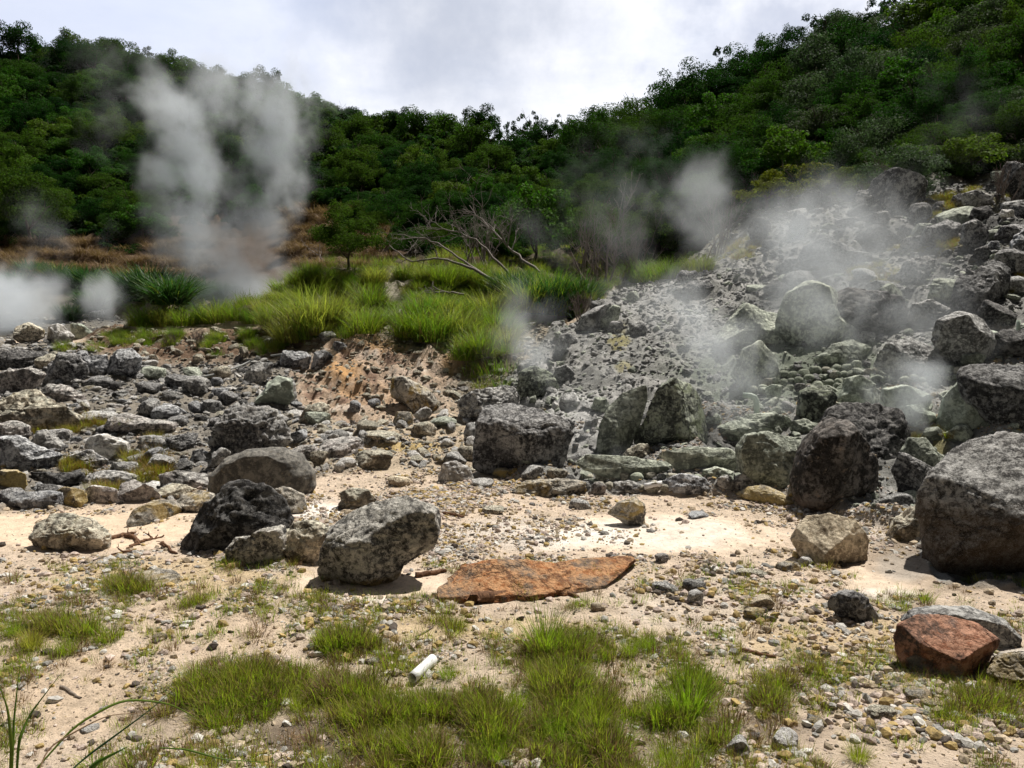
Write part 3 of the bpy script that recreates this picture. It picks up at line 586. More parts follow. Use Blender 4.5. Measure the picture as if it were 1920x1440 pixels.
# left rock field
B('big blue grey boulder at the top right of the left rock field', 'bluegrey', '196,700 203,672 215,656 243,652 266,670 262,692 238,710 210,708', rough=.06)
B('blue grey slab leaning against the big blue grey boulder', 'bluegrey', '148,698 155,672 178,660 200,662 205,690 190,706 165,704')
B('jagged dark boulder left of the blue grey pair', 'darkgrey', '80,712 85,682 110,660 150,666 166,690 160,716 110,718', rough=.08)
B('flat dark boulder at the top left of the rock field', 'black', '-20,690 0,664 30,655 72,660 96,680 80,694 30,694', rough=.06)
B('pale purple grey boulder below the flat dark boulder', 'mauve', '-30,738 0,700 55,688 82,702 72,722 30,744', rough=.06)
B('huge brown topped crumbling mound of rock at the left edge', 'tangrey', '-80,815 -20,770 30,735 75,721 112,745 142,785 130,812 50,818', rough=.07, thick=.7)
B('pinkish grey rock draped over the mound', 'mauve', '75,736 88,720 120,722 160,742 150,754 120,748', thick=.8)
B('cracked cream boulder in two pieces in the left field', 'white', '160,842 168,822 195,814 240,832 243,852 215,866 185,856', rough=.08)
B('cream and black rock below the cracked cream boulder', 'crumbly', '112,882 125,856 165,842 200,862 208,876 160,882')
B('wide sloping blue grey boulder at the left edge', 'bluegrey', '-30,878 -10,820 35,818 88,845 119,858 105,878 50,884', rough=.05)
B('rounded pale grey boulder above the wide sloping boulder', 'grey', '56,828 68,808 85,806 120,836 116,846 80,840')
B('knobby mauve boulder at far left edge', 'mauve', '-20,826 -5,795 25,790 52,800 56,818 20,830')
B('grey brown rock with dark hollow left of the grass tuft', 'mauve', '40,800 50,786 95,786 122,796 118,806 60,808', thick=.8)
B('crumbling pale boulder with black hollows', 'crumbly', '396,845 405,800 425,775 455,759 500,765 530,790 541,830 500,848 450,853 410,862', rough=.11, lobes=.6)
B('dark boulder left of the loaf shaped boulder', 'grey', '384,880 390,850 415,840 432,846 430,868 400,884')
B('small dark boulder beside the dark boulder', 'darkgrey', '354,868 360,845 378,842 386,860 378,874')
B('steep grey boulder beside the hose', 'grey', '452,718 465,690 488,678 511,680 508,704 480,722', rough=.05)
B('pale green wedge boulder below the hose', 'palegreen', '466,760 485,728 520,705 546,712 553,745 530,762 500,764', rough=.05)
B('mauve grey rock right of the pale green wedge', 'steamgrey', '520,750 530,712 552,715 556,745 540,760')
B('blue grey split boulder under the grass bank', 'bluegrey', '525,685 530,658 560,654 582,668 578,690 545,692')
B('grey rocks blue sided boulder right of the split boulder', 'bluegrey', '580,690 588,660 610,655 628,670 620,690', rough=.06)
B('tall ochre and grey boulder at the foot of the orange cliff', 'ochre', '730,745 732,712 750,702 775,716 810,738 832,766 826,780 790,778 755,760', rough=.05)
B('slanted grey slab below the orange cliff', 'tangrey', '556,792 575,762 600,755 618,760 612,782 585,795')
B('orange patched flat slab in front of the cobble wall', 'ochre', '958,922 985,903 1050,898 1096,905 1100,925 1040,934 980,932', thick=.8)
B('pinkish knob at the left end of the cobble wall', 'mauve', '1100,925 1112,908 1125,903 1137,912 1134,928')
B('dark grey pinkish block in front of the cobble wall', 'grey', '1140,922 1150,905 1180,902 1206,910 1205,926 1165,928')
B('mottled blue grey boulder right of the white pipe', 'bluegrey', '1240,925 1248,900 1280,888 1320,895 1338,915 1330,928 1270,932', rough=.06)
B('grey rock right of the mottled blue grey boulder', 'grey', '1337,912 1345,896 1365,892 1378,905 1372,920')
B('brown topped boulder left of the flat yellow rock', 'grey', '1372,925 1378,895 1400,885 1425,895 1432,912 1400,920')
B('greenish domed rock above the mottled boulder', 'green', '1312,900 1318,882 1345,876 1378,885 1374,898', thick=.8)
B('flat rounded rock with yellow lichen before the black pair', 'yellow', '1378,925 1400,911 1430,909 1465,923 1490,942 1440,944', rough=.03, k=3, skew=True, bed=.4)
B('pointed brown rock on the pale sand in the middle', 'ochre', '1137,962 1160,940 1188,930 1208,945 1217,990 1190,985 1155,972', rough=.05)
B('long orange red slab lying on the sand', 'orange', '824,1106 840,1070 875,1050 940,1045 1010,1048 1070,1050 1120,1041 1180,1048 1197,1060 1165,1086 1090,1106 1020,1112 940,1118 870,1122', thick=.80, rough=.045, lobes=.9, skew=True, bed=.35, k=8, boxy=3.2, planes=[(.02,-.40,.92,.22),(.05,-.95,.1,.62)])
B('half buried flat grey rock with orange spots in the left foreground', 'ochre', '150,1135 175,1100 215,1075 270,1060 320,1075 345,1100 300,1125 220,1132', thick=1.3, rough=.025, lift=-.03, skew=True, bed=.5, planes=[(0,-.3,.95,.3)])
B('rust red boulder in the right foreground', 'rust', '1678,1205 1690,1176 1735,1155 1790,1160 1845,1175 1869,1195 1852,1235 1822,1265 1782,1281 1720,1276 1690,1245', rough=.035, thick=.85, planes=[(-.1,-.55,.82,.45),(.5,-.85,-.1,.6)])
B('grey boulder lying behind the rust red boulder', 'grey', '1690,1168 1715,1146 1760,1141 1825,1143 1875,1158 1908,1188 1905,1212 1860,1220 1760,1190', rough=.05)
B('rusty grey rock cut by the right edge', 'ochre', '1850,1262 1870,1235 1920,1225 1990,1240 1990,1290 1920,1295 1875,1280')
B('black and rust rock in front of the tan boulder', 'darkgrey', '1553,1140 1562,1118 1600,1106 1630,1112 1642,1150 1640,1172 1600,1170 1575,1160', rough=.06)
B('brown boulder in steam at the upper left pond', 'tangrey', '20,636 26,612 50,604 80,618 84,632 50,644')
B('pale angular boulder at the pond edge', 'white', '84,640 92,612 112,607 138,632 132,644 100,645')
B('pale green boulder right of the pale angular boulder', 'palegreen', '130,632 132,606 155,608 172,625 165,636 148,638')
B('small pale boulder behind the pale angular boulder', 'white', '100,602 112,586 135,588 143,600 125,604')
B('pale stone farther back in the pond steam', 'white', '164,594 172,583 192,580 197,590 180,597')
for k, (x0, x1, y0, y1, mt, lab) in enumerate([
    (-12,50,880,918,'yellow','terrace stone with yellow top at the left edge'), (52,155,878,919,'black','long black terrace stone in the upper row'),
    (160,262,883,915,'grey','grey flat terrace stone in the upper row'), (300,400,880,915,'mauve','pink flat terrace stone under the loaf boulder'),
    (-12,112,918,956,'bluegrey','wide blue grey terrace stone in the bottom row'), (104,160,912,950,'yellow','ochre terrace stone with grass on it in the bottom row'),
    (154,224,910,944,'mauve','mauve terrace stone in the bottom row'), (220,302,900,942,'mauve','square edged pale terrace stone in the bottom row'), (296,372,908,938,'tangrey','last terrace stone in the bottom row')]):
    pts = f'{x0},{y1-4} {x0+3},{y0+8} {x0+(x1-x0)*.3:.0f},{y0} {x0+(x1-x0)*.7:.0f},{y0+2} {x1-3},{y0+9} {x1},{y1-8} {x1-8},{y1} {x0+8},{y1}'
    B(lab, mt, pts, group='terrace stones along the left sand edge', thick=.7, boxy=3.2, rough=.05)

# ---------------------------------------------------------------- rocks of the left field, each surveyed
GL = 'rocks of the left rock field'
for cx, cy, w, h, mt, kd, lab in [
    (243,790,85,34,'mauve','round','pinkish long rounded rock beside green grass'), (313,773,52,30,'bluegrey','round','round blue grey rock right of the pinkish rounded rock'),
    (292,800,75,28,'mauve','slab','flat brown rock with pale top in the left field'), (290,832,80,32,'grey','slab','grey slab on orange grass in the left field'),
    (347,826,60,32,'darkgrey','block','dark undercut rock right of the grey slab'), (265,861,50,22,'grey','round','low oval rock above the terrace'),
    (235,874,50,20,'grey','slab','flattish grey rock just above the terrace row'), (300,868,60,34,'crumbly','block','crumbly pale rock above the pink terrace stone'),
    (185,781,70,24,'grey','slab','pale flat ledge with dark end in the left field'), (340,714,62,30,'darkgrey','shard','dark wedge slab above the hose'),
    (368,722,54,36,'grey','round','rounded grey rock below the hose'), (185,715,48,22,'darkgrey','round','dark rounded rock below the blue grey pair'),
    (216,722,22,16,'black','round','small black stone below the big blue grey boulder'), (285,700,50,26,'green','slab','green grey slab at foot of the brown bank'),
    (322,742,30,18,'grey','block','grey stone in middle of the left field'), (280,727,44,22,'darkgrey','block','dark stone right of the small black stone'),
    (400,762,40,26,'steamgrey','block','dark stone left of the green wedge boulder'), (430,745,36,24,'darkgrey','block','dark stone under the hose end'),
    (362,698,50,20,'green','shard','greenish flat stone above the hose'), (415,736,30,20,'bluegrey','block','blue grey stone above the crumbling boulder'),
    (635,815,36,22,'grey','round','dark oval stone right of the crumbling boulder'), (560,818,50,26,'bluegrey','block','pale blue stone beside the crumbling boulder'),
    (595,785,50,28,'green','block','greenish stone below the slanted grey slab'), (570,850,60,34,'mauve','block','pale mauve rock behind the loaf boulder'),
    (640,838,90,38,'mauve','slab','wide mauve rock right of the loaf boulder'), (700,862,80,40,'tangrey','block','brown crumbly mound between loaf and white rock'),
    (650,868,36,22,'white','round','rounded cream stone in the middle rubble'), (635,875,22,20,'white','round','cream pebble like stone right of the loaf boulder'),
    (748,902,42,20,'tan','round','smooth tan stone behind the pitted boulder'), (715,818,70,20,'tangrey','slab','pale flat ledge in the middle rubble'),
    (665,762,24,24,'bluegrey','round','round grey stone under the orange cliff'), (702,755,24,16,'bluegrey','round','small blue grey stone under the orange cliff'),
    (690,800,40,26,'tangrey','block','tan block in the rubble below the cliff'), (795,805,46,30,'tangrey','shard','pointed tan rock left of the dark boulder'),
    (752,785,40,30,'ochre','block','crumbly ochre rock at foot of the tall ochre boulder'), (830,790,50,20,'green','shard','greenish flat slab below the tall ochre boulder'),
    (852,860,46,28,'grey','block','grey rock beside the dark boulder left foot'), (880,850,44,30,'tangrey','block','tan rock leaning on the dark boulder'),
    (945,888,40,22,'yellow','block','yellow rock in front of the dark boulder'), (1000,885,44,26,'grey','block','grey block in front of the dark boulder'),
    (1045,890,40,24,'tangrey','shard','pinkish shard right of the grey block'), (905,905,44,18,'white','slab','pale slab in front of the white rock'),
    (925,955,46,16,'tangrey','slab','flat tan stone on the sand'), (1090,945,44,20,'grey','block','brown grey stone on sand before the flat slab'),
    (612,612,30,18,'bluegrey','block','blue grey stone in the tall grass'), (615,630,34,18,'grey','round','pale round stone in the tall grass'),
    (637,649,26,18,'bluegrey','shard','grey stone at foot of the tall grass'), (505,640,26,14,'white','block','pale stone on the grass bank'),
    (1385,1398,46,40,'white','block','cream rock half hidden in foreground grass'), (1468,1385,54,38,'white','block','white angular rock in the foreground'),
    (1650,1335,72,36,'tangrey','shard','slanted grey and yellow rock in the right foreground'), (1712,1302,46,28,'ochre','block','mossy yellow brown rock in the right foreground'),
    (1752,1322,50,26,'yellow','block','yellow rock with moss in the right foreground'), (1530,1350,40,22,'yellow','block','mossy yellow rock right of the foreground grass'),
    (1247,1100,52,24,'grey','slab','flat grey stone in the pebble band'), (1300,1097,44,24,'grey','round','round pinkish stone in the pebble band'),
    (1308,1118,34,28,'white','block','pale block in the pebble band'), (1430,1128,46,30,'tan','shard','tan shard standing in the pebble band'),
    (1415,1150,40,24,'yellow','block','yellow block beside the tan shard'), (1240,1046,26,20,'mauve','round','mauve pebble above the pebble band'),
    (1510,1052,26,18,'white','block','white stone at foot of the triangular boulder'), (1480,1060,46,20,'ochre','block','mossy ochre stone left of the triangular boulder'),
    (1850,1215,30,26,'mauve','block','stone wedged behind the rust red boulder'), (1408,1072,60,18,'tangrey','slab','long flat stone left of the triangular boulder'),
    (1118,1137,24,18,'tan','block','lone tan stone on sand right of the orange slab'), (1305,965,44,14,'bluegrey','slab','flat bluish stone on the sand in the middle'),
    (700,1240,22,14,'tangrey','block','tan stone above the white pipe'), (300,1195,28,14,'yellow','slab','flat yellowish stone in the left foreground'),
    (170,1365,34,14,'white','slab','white flat stone in the lower left'), (1840,1000,1,1,'grey','block','')]:
    if lab: rock(cx, cy, w, h, mt, lab, GL if cy < 880 and cx < 900 else None, kd)

# cobble walls: dry laid round stones
rngc = random.Random(5)
def cobbles(x0, x1, top, bot, size, mat, label, group):
    """rows of stones stacked upward from the ground in front"""
    rows = 0
    y = 0
    ys0 = (bot(x0) + bot(x1)) / 2
    nrow = max(1, int(round((ys0 - (top(x0) + top(x1)) / 2) / (size * .74))))
    for r in range(nrow):
        x = x0 + (r % 2) * size * .5
        while x < x1:
            s = size * rngc.uniform(.72, 1.25); f = (r + .5) / nrow
            cy = bot(x) * (1 - f) + top(x) * f
            rock(x + s / 2, cy + rngc.uniform(-2, 2), s, s * rngc.uniform(.66, .9), mat if rngc.random() < .6 else rngc.choice(['cobgreen', 'cobble', 'grey']), label, group, 'round' if rngc.random() < .5 else 'block', 'cobble')
            x += s * .97
cobbles(1085, 1318, lambda x: np.interp(x, [1085,1200,1318], [884,882,888]), lambda x: np.interp(x, [1085,1200,1318], [918,924,922]), 24, 'cobble', 'round stone of the low cobble wall beside the white pipe', 'cobbles of the lower wall')
cobbles(1385, 1600, lambda x: np.interp(x, [1385,1600], [706,678]), lambda x: np.interp(x, [1385,1500,1600], [736,734,716]), 18, 'cobgreen', 'round greenish stone of the steaming cobble row by the pipe elbow', 'cobbles of the upper row')
cobbles(1610, 1800, lambda x: np.interp(x, [1610,1800], [688,686]), lambda x: np.interp(x, [1610,1800], [722,716]), 18, 'cobgreen', 'pale stone of the steaming cobble bank behind the domed boulder', 'cobbles of the right bank')

# ---------------------------------------------------------------- unnamed rocks: individuals first, then the uncountable rubble
def scatter_pts(F, n, seed, ymin=3.0, ymax=30, power=1.0, lim=1060):
    """world points drawn in proportion to field F (per square metre)"""
    rng = np.random.default_rng(seed)
    area = YG * (UG[1] - UG[0]) * np.gradient(YG[:, 0])[:, None] * np.where(np.abs(PX - 960) < lim, 1, 0)
    wgt = (F * area * (YG > ymin) * (YG < ymax)) ** power; wgt = wgt * (E0 >= ERUN - .012); cdf = np.cumsum(wgt.ravel()); cdf /= cdf[-1]
    idx = np.searchsorted(cdf, rng.random(n)); j, i = np.unravel_index(idx, E0.shape)
    fj = np.clip(j + rng.random(n) - .5, 0, NV - 1); fi = i + rng.random(n) - .5
    Y = np.exp(np.interp(fj, np.arange(NV), VG)); X = (UG[0] + fi * (UG[1] - UG[0])) * Y
    return np.stack([X, Y, gz(X, Y)], 1), rng
def clear_of(pts, rad, grow=1.0):
    A_ = np.array([(p[0], p[1], p[2]) for p in PLACED]); d = np.hypot(pts[:, None, 0] - A_[None, :, 0], pts[:, None, 1] - A_[None, :, 1])
    return ((d > A_[None, :, 2] * grow + rad[:, None]).all(1))
hid_col = bpy.data.collections.new('prototypes')
def gn_scatter(name, pts, scale, rotz, tilt, protos, label, cat, idx=None, stretch=None):
    me = bpy.data.meshes.new(name); me.vertices.add(len(pts)); me.vertices.foreach_set('co', pts.astype(np.float32).ravel())
    def at_(nm, ty, key, arr): a = me.attributes.new(nm, ty, 'POINT'); a.data.foreach_set(key, arr.ravel())
    sc3 = np.stack([scale] * 3, 1) if stretch is None else scale[:, None] * stretch
    at_('s', 'FLOAT_VECTOR', 'vector', sc3.astype(np.float32)); at_('r', 'FLOAT_VECTOR', 'vector', np.stack([tilt[:, 0], tilt[:, 1], rotz], 1).astype(np.float32))
    at_('k', 'INT', 'value', (idx if idx is not None else np.random.default_rng(1).integers(0, len(protos), len(pts))).astype(np.int32))
    pc = bpy.data.collections.new('prototypes_' + name)
    for i, p in enumerate(protos):
        o = bpy.data.objects.new(f'{name}_{i:02d}', p); pc.objects.link(o)
    ng = bpy.data.node_groups.new(name + '_nodes', 'GeometryNodeTree')
    ng.interface.new_socket('Geometry', in_out='INPUT', socket_type='NodeSocketGeometry'); ng.interface.new_socket('Geometry', in_out='OUTPUT', socket_type='NodeSocketGeometry')
    N, L = ng.nodes, ng.links
    gi, go = N.new('NodeGroupInput'), N.new('NodeGroupOutput'); ci = N.new('GeometryNodeCollectionInfo'); ci.inputs['Collection'].default_value = pc
    ci.inputs['Separate Children'].default_value = True; ci.inputs['Reset Children'].default_value = True
    ip = N.new('GeometryNodeInstanceOnPoints'); ip.inputs['Pick Instance'].default_value = True
    m2p = N.new('GeometryNodeMeshToPoints')
    def na(nm, ty): x = N.new('GeometryNodeInputNamedAttribute'); x.data_type = ty; x.inputs['Name'].default_value = nm; return x.outputs[0]
    L.new(gi.outputs[0], m2p.inputs[0]); L.new(m2p.outputs[0], ip.inputs['Points']); L.new(ci.outputs[0], ip.inputs['Instance'])
    L.new(na('k', 'INT'), ip.inputs['Instance Index']); L.new(na('s', 'FLOAT_VECTOR'), ip.inputs['Scale']); L.new(na('r', 'FLOAT_VECTOR'), ip.inputs['Rotation'])
    L.new(ip.outputs[0], go.inputs[0])
    o = link(name, me); md = o.modifiers.new('scatter', 'NODES'); md.node_group = ng
    return tag(o, label, cat, kind='stuff')

# loose countable stones by place
def where(px, py):
    h = 'far left' if px < 160 else 'left' if px < 420 else 'left of centre' if px < 760 else 'centre' if px < 1120 else 'right of centre' if px < 1420 else 'right' if px < 1700 else 'far right'
    v = 'low' if py > 840 else 'mid height' if py > 720 else 'upper part' if py > 600 else 'high up' if py > 480 else 'top'
    return h + ' ' + v
rub_all = np.clip(rubL + slopeR * .8, 0, 1) * (1 - grassR) * (1 - clay * .7)
zones = [
 (rubL * (PX < 620) * (1 - clay), 44, (.18, .50), ['grey','darkgrey','bluegrey','mauve','tangrey','crumbly'], 'loose grey rock in the left rubble', 'loose rocks in the left rubble'),
 (rubL * (PX >= 600) * (1 - clay) * (PY > 740), 18, (.16, .32), ['tangrey','ochre','white','grey'], 'loose tan rock below the orange cliff', 'loose rocks in the middle rubble'),
 (slopeR * (PX < 1420) * (PY < 790), 16, (.16, .42), ['steamgrey','darkgrey','green','grey'], 'loose ash grey rock on the central steaming slope', 'loose rocks on the central slope'),
 (slopeR * (PX >= 1420) * (PY < 640), 48, (.55, 1.75), ['darkgrey','steamgrey','black','green'], 'loose dark rock on the right steaming slope', 'loose rocks on the right slope'),
 (slopeR * (PX >= 1300) * (PY >= 640), 24, (.18, .42), ['green','palegreen','steamgrey'], 'loose green grey rock among sulphur stained boulders', 'loose rocks among the green boulders'),
]
for zi, (F, n, (s0, s1), mats, lab, grp) in enumerate(zones):
    pts, rng = scatter_pts(F, n * 14, 50 + zi, 8, 30); rad = s0 + (s1 - s0) * rng.random(len(pts)) ** 1.8; rad = rad / 2
    ok = clear_of(pts, rad * .5, .6); taken = []
    for p, rd, k_ in zip(pts, rad, ok):
        if not k_ or any(math.hypot(p[0] - q[0], p[1] - q[1]) < rd + q[2] for q in taken): continue
        taken.append((p[0], p[1], rd)); i = len(taken)
        mt = mats[i % len(mats)]; me = gen_mesh(('block', 'slab', 'shard', 'slab')[i % 4], i % 9, 5 if rd > .35 else 4, mt)
        o = link('rock', me); o.location = (p[0], p[1], p[2] - rd * .3); s = rd * 2.2; o.scale = (s, s * rng.uniform(.8, 1.1), s * rng.uniform(.8, 1.2))
        o.rotation_euler = (rng.uniform(-.25, .25), rng.uniform(-.25, .25), rng.uniform(0, 6.28)); pu, pe = p[0] / p[1], (p[2] - CAM_H) / p[1]; qx, qy = to_pix(pu, pe)
        tag(o, '%s %s, %s' % ({'block': 'blocky', 'slab': 'flat', 'shard': 'sharp edged'}[('block', 'slab', 'shard', 'slab')[i % 4]], lab.replace('loose ', ''), where(qx, qy)), 'rock', grp)
        PLACED.append((p[0], p[1], rd, 0, 0, 0, 0))
        if i >= n: break

def proto_rocks(kinds, mats, sub, base, sm=None):
    out = []
    for i, (kd, mt) in enumerate((a, b) for b in mats for a in kinds):
        prm = dict(slab=dict(dims=(1, .75, .38), k=14), round=dict(dims=(1, .85, .7), k=9, rough=.08, boxy=2.2), block=dict(dims=(1, .8, .65), k=16), shard=dict(dims=(1, .55, .45), k=18))[kd]
        P, f = rock_generic(base + i * 7, sub, **prm); out.append(mesh_from('stone', P * .5, f, (mt,), False if sm is None else sm))
    return out
pebm = []
for nm, c in (('white', (.62,.60,.56)), ('tan', (.50,.41,.30)), ('grey', (.34,.33,.31)), ('ochre', (.46,.34,.15)), ('dark', (.12,.10,.085)), ('pink', (.56,.46,.40))):
    m, t, out = new_mat('pebble_' + nm); oi = t.node('ShaderNodeObjectInfo'); P = t.node('ShaderNodeNewGeometry').outputs['Position']
    nn = t.noise(P, 45, 5, .7); cc = t.mix(t.maprange(nn, .35, .65), tuple(x * .6 for x in c), tuple(min(.75, x * 1.15) for x in c))
    cc = t.node('ShaderNodeHueSaturation', {'Color': cc, 'Value': t.maprange(oi.outputs['Random'], 0, 1, .65, 1.25)}).outputs[0]
    bp = t.node('ShaderNodeBump', {'Strength': .6, 'Distance': .02, 'Height': nn})
    t.l.new(t.node('ShaderNodeBsdfPrincipled', {'Base Color': cc, 'Roughness': .9, 'Specular IOR Level': .2, 'Normal': bp.outputs[0]}).outputs[0], out.inputs[0]); pebm.append(m)
# rubble between the boulders
RB = rub_all * (1 - smooth_sand) + .6 * clay + .5 * brown * (Yv < 24) + .12 * pond * (YG < 34)
pts, rng = scatter_pts(RB * np.clip(YG / 14, .8, 1.3), 64000, 71, 8, 34, lim=1420)
s = np.clip(rng.lognormal(math.log(.058), .72, len(pts)), .022, .34)
pr = proto_rocks(('block', 'slab', 'slab', 'shard'), [RM['grey'], RM['steamgrey'], RM['tangrey'], RM['bluegrey'], RM['green'], RM['darkgrey'], RM['white'], RM['black'], RM['mauve']], 3, 5000)
isR = samp(slopeR, pts[:, 0], pts[:, 1]) > .5; ppx = samp(PX, pts[:, 0], pts[:, 1]); ppy = samp(PY, pts[:, 0], pts[:, 1])
mi = np.where(isR, rng.choice([1, 4, 5, 1, 0, 7], len(pts)), np.where(ppx < 560, rng.choice([0, 0, 3, 5, 2, 6, 6, 7, 8, 7], len(pts)), rng.choice([2, 2, 6, 2, 0, 8], len(pts))))
mi = np.where(isR & (ppx < 1400) & (ppy < 800), rng.choice([1, 1, 1, 4, 0], len(pts)), mi)
mi = np.where((samp(brown, pts[:, 0], pts[:, 1]) > .4) | (samp(clay, pts[:, 0], pts[:, 1]) > .4), 2, mi); s = np.where(samp(clay, pts[:, 0], pts[:, 1]) > .4, s * .7, s)
mi = np.where(isR & (ppy > 650) & (ppx > 1400), rng.choice([4, 4, 1], len(pts)), mi)
s = np.where((ppx > 1000) & (ppx < 1420) & (ppy < 800), np.minimum(s * .85, .26), s)
pts[:, 2] += s * .05
gn_scatter('rubble', pts, s, rng.uniform(0, 6.28, len(pts)), rng.normal(0, .35, (len(pts), 2)), pr, 'loose broken rubble covering the ground between the boulders', 'rubble', mi * 4 + rng.integers(0, 4, len(pts)))
# gravel on the sand
GRV = np.clip(.18 + NOI2 * 1.1 + NOI1 * .9, .04, 1) * (1 - smooth_sand * .82) * (1 - rub_all * .6) * (1 + 1.5 * blob(1330,1110,200,60,1)+1.3*blob(1550,1180,220,80,1) + 1.2 * blob(900,940,180,30,1) + blob(1700,1330,260,90,1) + .8 * blob(120,1100,220,60,1))
pts, rng = scatter_pts(GRV * (7.5 / np.maximum(YG, 4)) ** .8, 135000, 91, 2.2, 14, lim=1200)
s = np.clip(rng.lognormal(math.log(.018), .66, len(pts)), .006, .10)
bandf = samp(np.clip(blob(1350,1105,170,50,1,.6) + blob(1560,1180,220,70,1,.6) + blob(1720,1320,240,90,1,.6) + blob(920,930,200,28,1,.6) + blob(250,1050,220,40,.8,.6) + blob(760,1170,180,50,.6,.6), 0, 1), pts[:, 0], pts[:, 1])
s = np.where(rng.random(len(pts)) < (.12 + bandf * .38), np.clip(s * 2.3, .02, .11), s)
pr = proto_rocks(('block', 'round', 'slab'), pebm, 1, 7000)
mi = rng.choice([0, 1, 1, 2, 3, 4, 5, 1, 5, 3, 0, 1, 5], len(pts))
pts[:, 2] += s * .08
gn_scatter('gravel', pts, s, rng.uniform(0, 6.28, len(pts)), rng.normal(0, .3, (len(pts), 2)), pr, 'pale gravel and pebbles strewn over the sand', 'gravel', mi * 3 + rng.integers(0, 3, len(pts)))

# ---------------------------------------------------------------- vegetation materials
def leaf_mat(name, ca_, cb_, cc_, trans=.35, rough=.55, spec=.3):
    m, t, out = new_mat(name)
    oi = t.node('ShaderNodeObjectInfo'); ge = t.node('ShaderNodeNewGeometry')
    r = t.node('ShaderNodeValToRGB', {0: oi.outputs['Random']}); cr = r.color_ramp
    cr.elements[0].color = (*ca_, 1); cr.elements[1].color = (*cc_, 1); e = cr.elements.new(.5); e.color = (*cb_, 1)
    c = t.node('ShaderNodeHueSaturation', {'Color': r.outputs[0], 'Value': t.maprange(ge.outputs['Random Per Island'], 0, 1, .55, 1.5), 'Hue': t.maprange(ge.outputs['Random Per Island'], 0, 1, .485, .515)}).outputs[0]
    b = t.node('ShaderNodeBsdfPrincipled', {'Base Color': c, 'Roughness': rough, 'Specular IOR Level': spec})
    tr = t.node('ShaderNodeBsdfTranslucent', {'Color': t.mix(.5, c, t.vmath('MULTIPLY', c, (1.35, 1.75, .6)))})
    t.l.new(t.node('ShaderNodeMixShader', {0: trans, 1: b.outputs[0], 2: tr.outputs[0]}).outputs[0], out.inputs[0]); return m
LM = {
 'forest': leaf_mat('forest_leaves', (.008,.030,.006), (.020,.056,.008), (.050,.086,.010), rough=.75, spec=.05, trans=.42),
 'bright': leaf_mat('bright_leaves', (.028,.095,.008), (.05,.115,.010), (.085,.13,.014), rough=.7, spec=.08),
 'yellowish': leaf_mat('yellow_green_leaves', (.10,.12,.010), (.14,.14,.012), (.07,.10,.010), spec=.08, rough=.7),
 'pale':   leaf_mat('glossy_pale_leaves', (.04,.07,.035), (.055,.085,.045), (.035,.05,.02), rough=.7, spec=.1),
 'tallgrass': leaf_mat('tall_grass_blades', (.09,.17,.018), (.14,.20,.022), (.24,.25,.055), trans=.45),
 'darkfern': leaf_mat('dark_fern_blades', (.022,.065,.02), (.03,.08,.022), (.045,.09,.02), trans=.35),
 'shortgrass': leaf_mat('short_grass_blades', (.17,.25,.018), (.25,.30,.022), (.38,.34,.07), trans=.5),
 'drygrass': leaf_mat('dry_grass_blades', (.20,.125,.07), (.26,.165,.095), (.15,.09,.05), trans=.2),
 'orangegrass': leaf_mat('orange_grass_blades', (.30,.17,.04), (.26,.17,.05), (.20,.18,.04), trans=.3),
}
def wood_mat(name, a, b):
    m, t, out = new_mat(name); P = t.node('ShaderNodeTexCoord').outputs['Object']
    sp = t.vmath('MULTIPLY', P, (14, 14, 3)); n = t.noise(sp, 3, 7, .7)
    c = t.mix(t.maprange(n, .35, .65), a, b); bp = t.node('ShaderNodeBump', {'Strength': .8, 'Distance': .03, 'Height': n})
    t.l.new(t.node('ShaderNodeBsdfPrincipled', {'Base Color': c, 'Roughness': .9, 'Specular IOR Level': .2, 'Normal': bp.outputs[0]}).outputs[0], out.inputs[0]); return m
WM = {'bark': wood_mat('bark', (.04,.03,.022), (.12,.095,.07)), 'dead': wood_mat('dead_wood', (.13,.11,.10), (.32,.29,.275)),
      'twig': wood_mat('twig_wood', (.10,.075,.06), (.22,.18,.16)), 'rot': wood_mat('rotten_wood', (.06,.03,.018), (.24,.13,.075)), 'stick': wood_mat('stick_wood', (.14,.11,.09), (.36,.30,.25))}

def tube_set(segs, sides=5):
    """segs: list of (points (n,3), radii (n,)) -> verts, quads"""
    V, F, off = [], [], 0
    for pts, rad in segs:
        pts = np.asarray(pts, float); n = len(pts); tg = np.gradient(pts, axis=0); tg /= np.linalg.norm(tg, axis=1)[:, None] + 1e-9
        ref = np.array([0, 0, 1.0]) if abs(tg[0, 2]) < .9 else np.array([1.0, 0, 0])
        a = np.cross(tg, ref); a /= np.linalg.norm(a, axis=1)[:, None] + 1e-9; b = np.cross(tg, a)
        th = np.linspace(0, 2 * math.pi, sides, endpoint=False)
        ring = pts[:, None] + np.asarray(rad)[:, None, None] * (a[:, None] * np.cos(th)[None, :, None] + b[:, None] * np.sin(th)[None, :, None])
        V.append(ring.reshape(-1, 3)); i, k = np.meshgrid(np.arange(n - 1), np.arange(sides), indexing='ij'); k2 = (k + 1) % sides
        F.append(off + np.stack([i * sides + k, i * sides + k2, (i + 1) * sides + k2, (i + 1) * sides + k], -1).reshape(-1, 4)); off += n * sides
    return np.concatenate(V), np.concatenate(F)
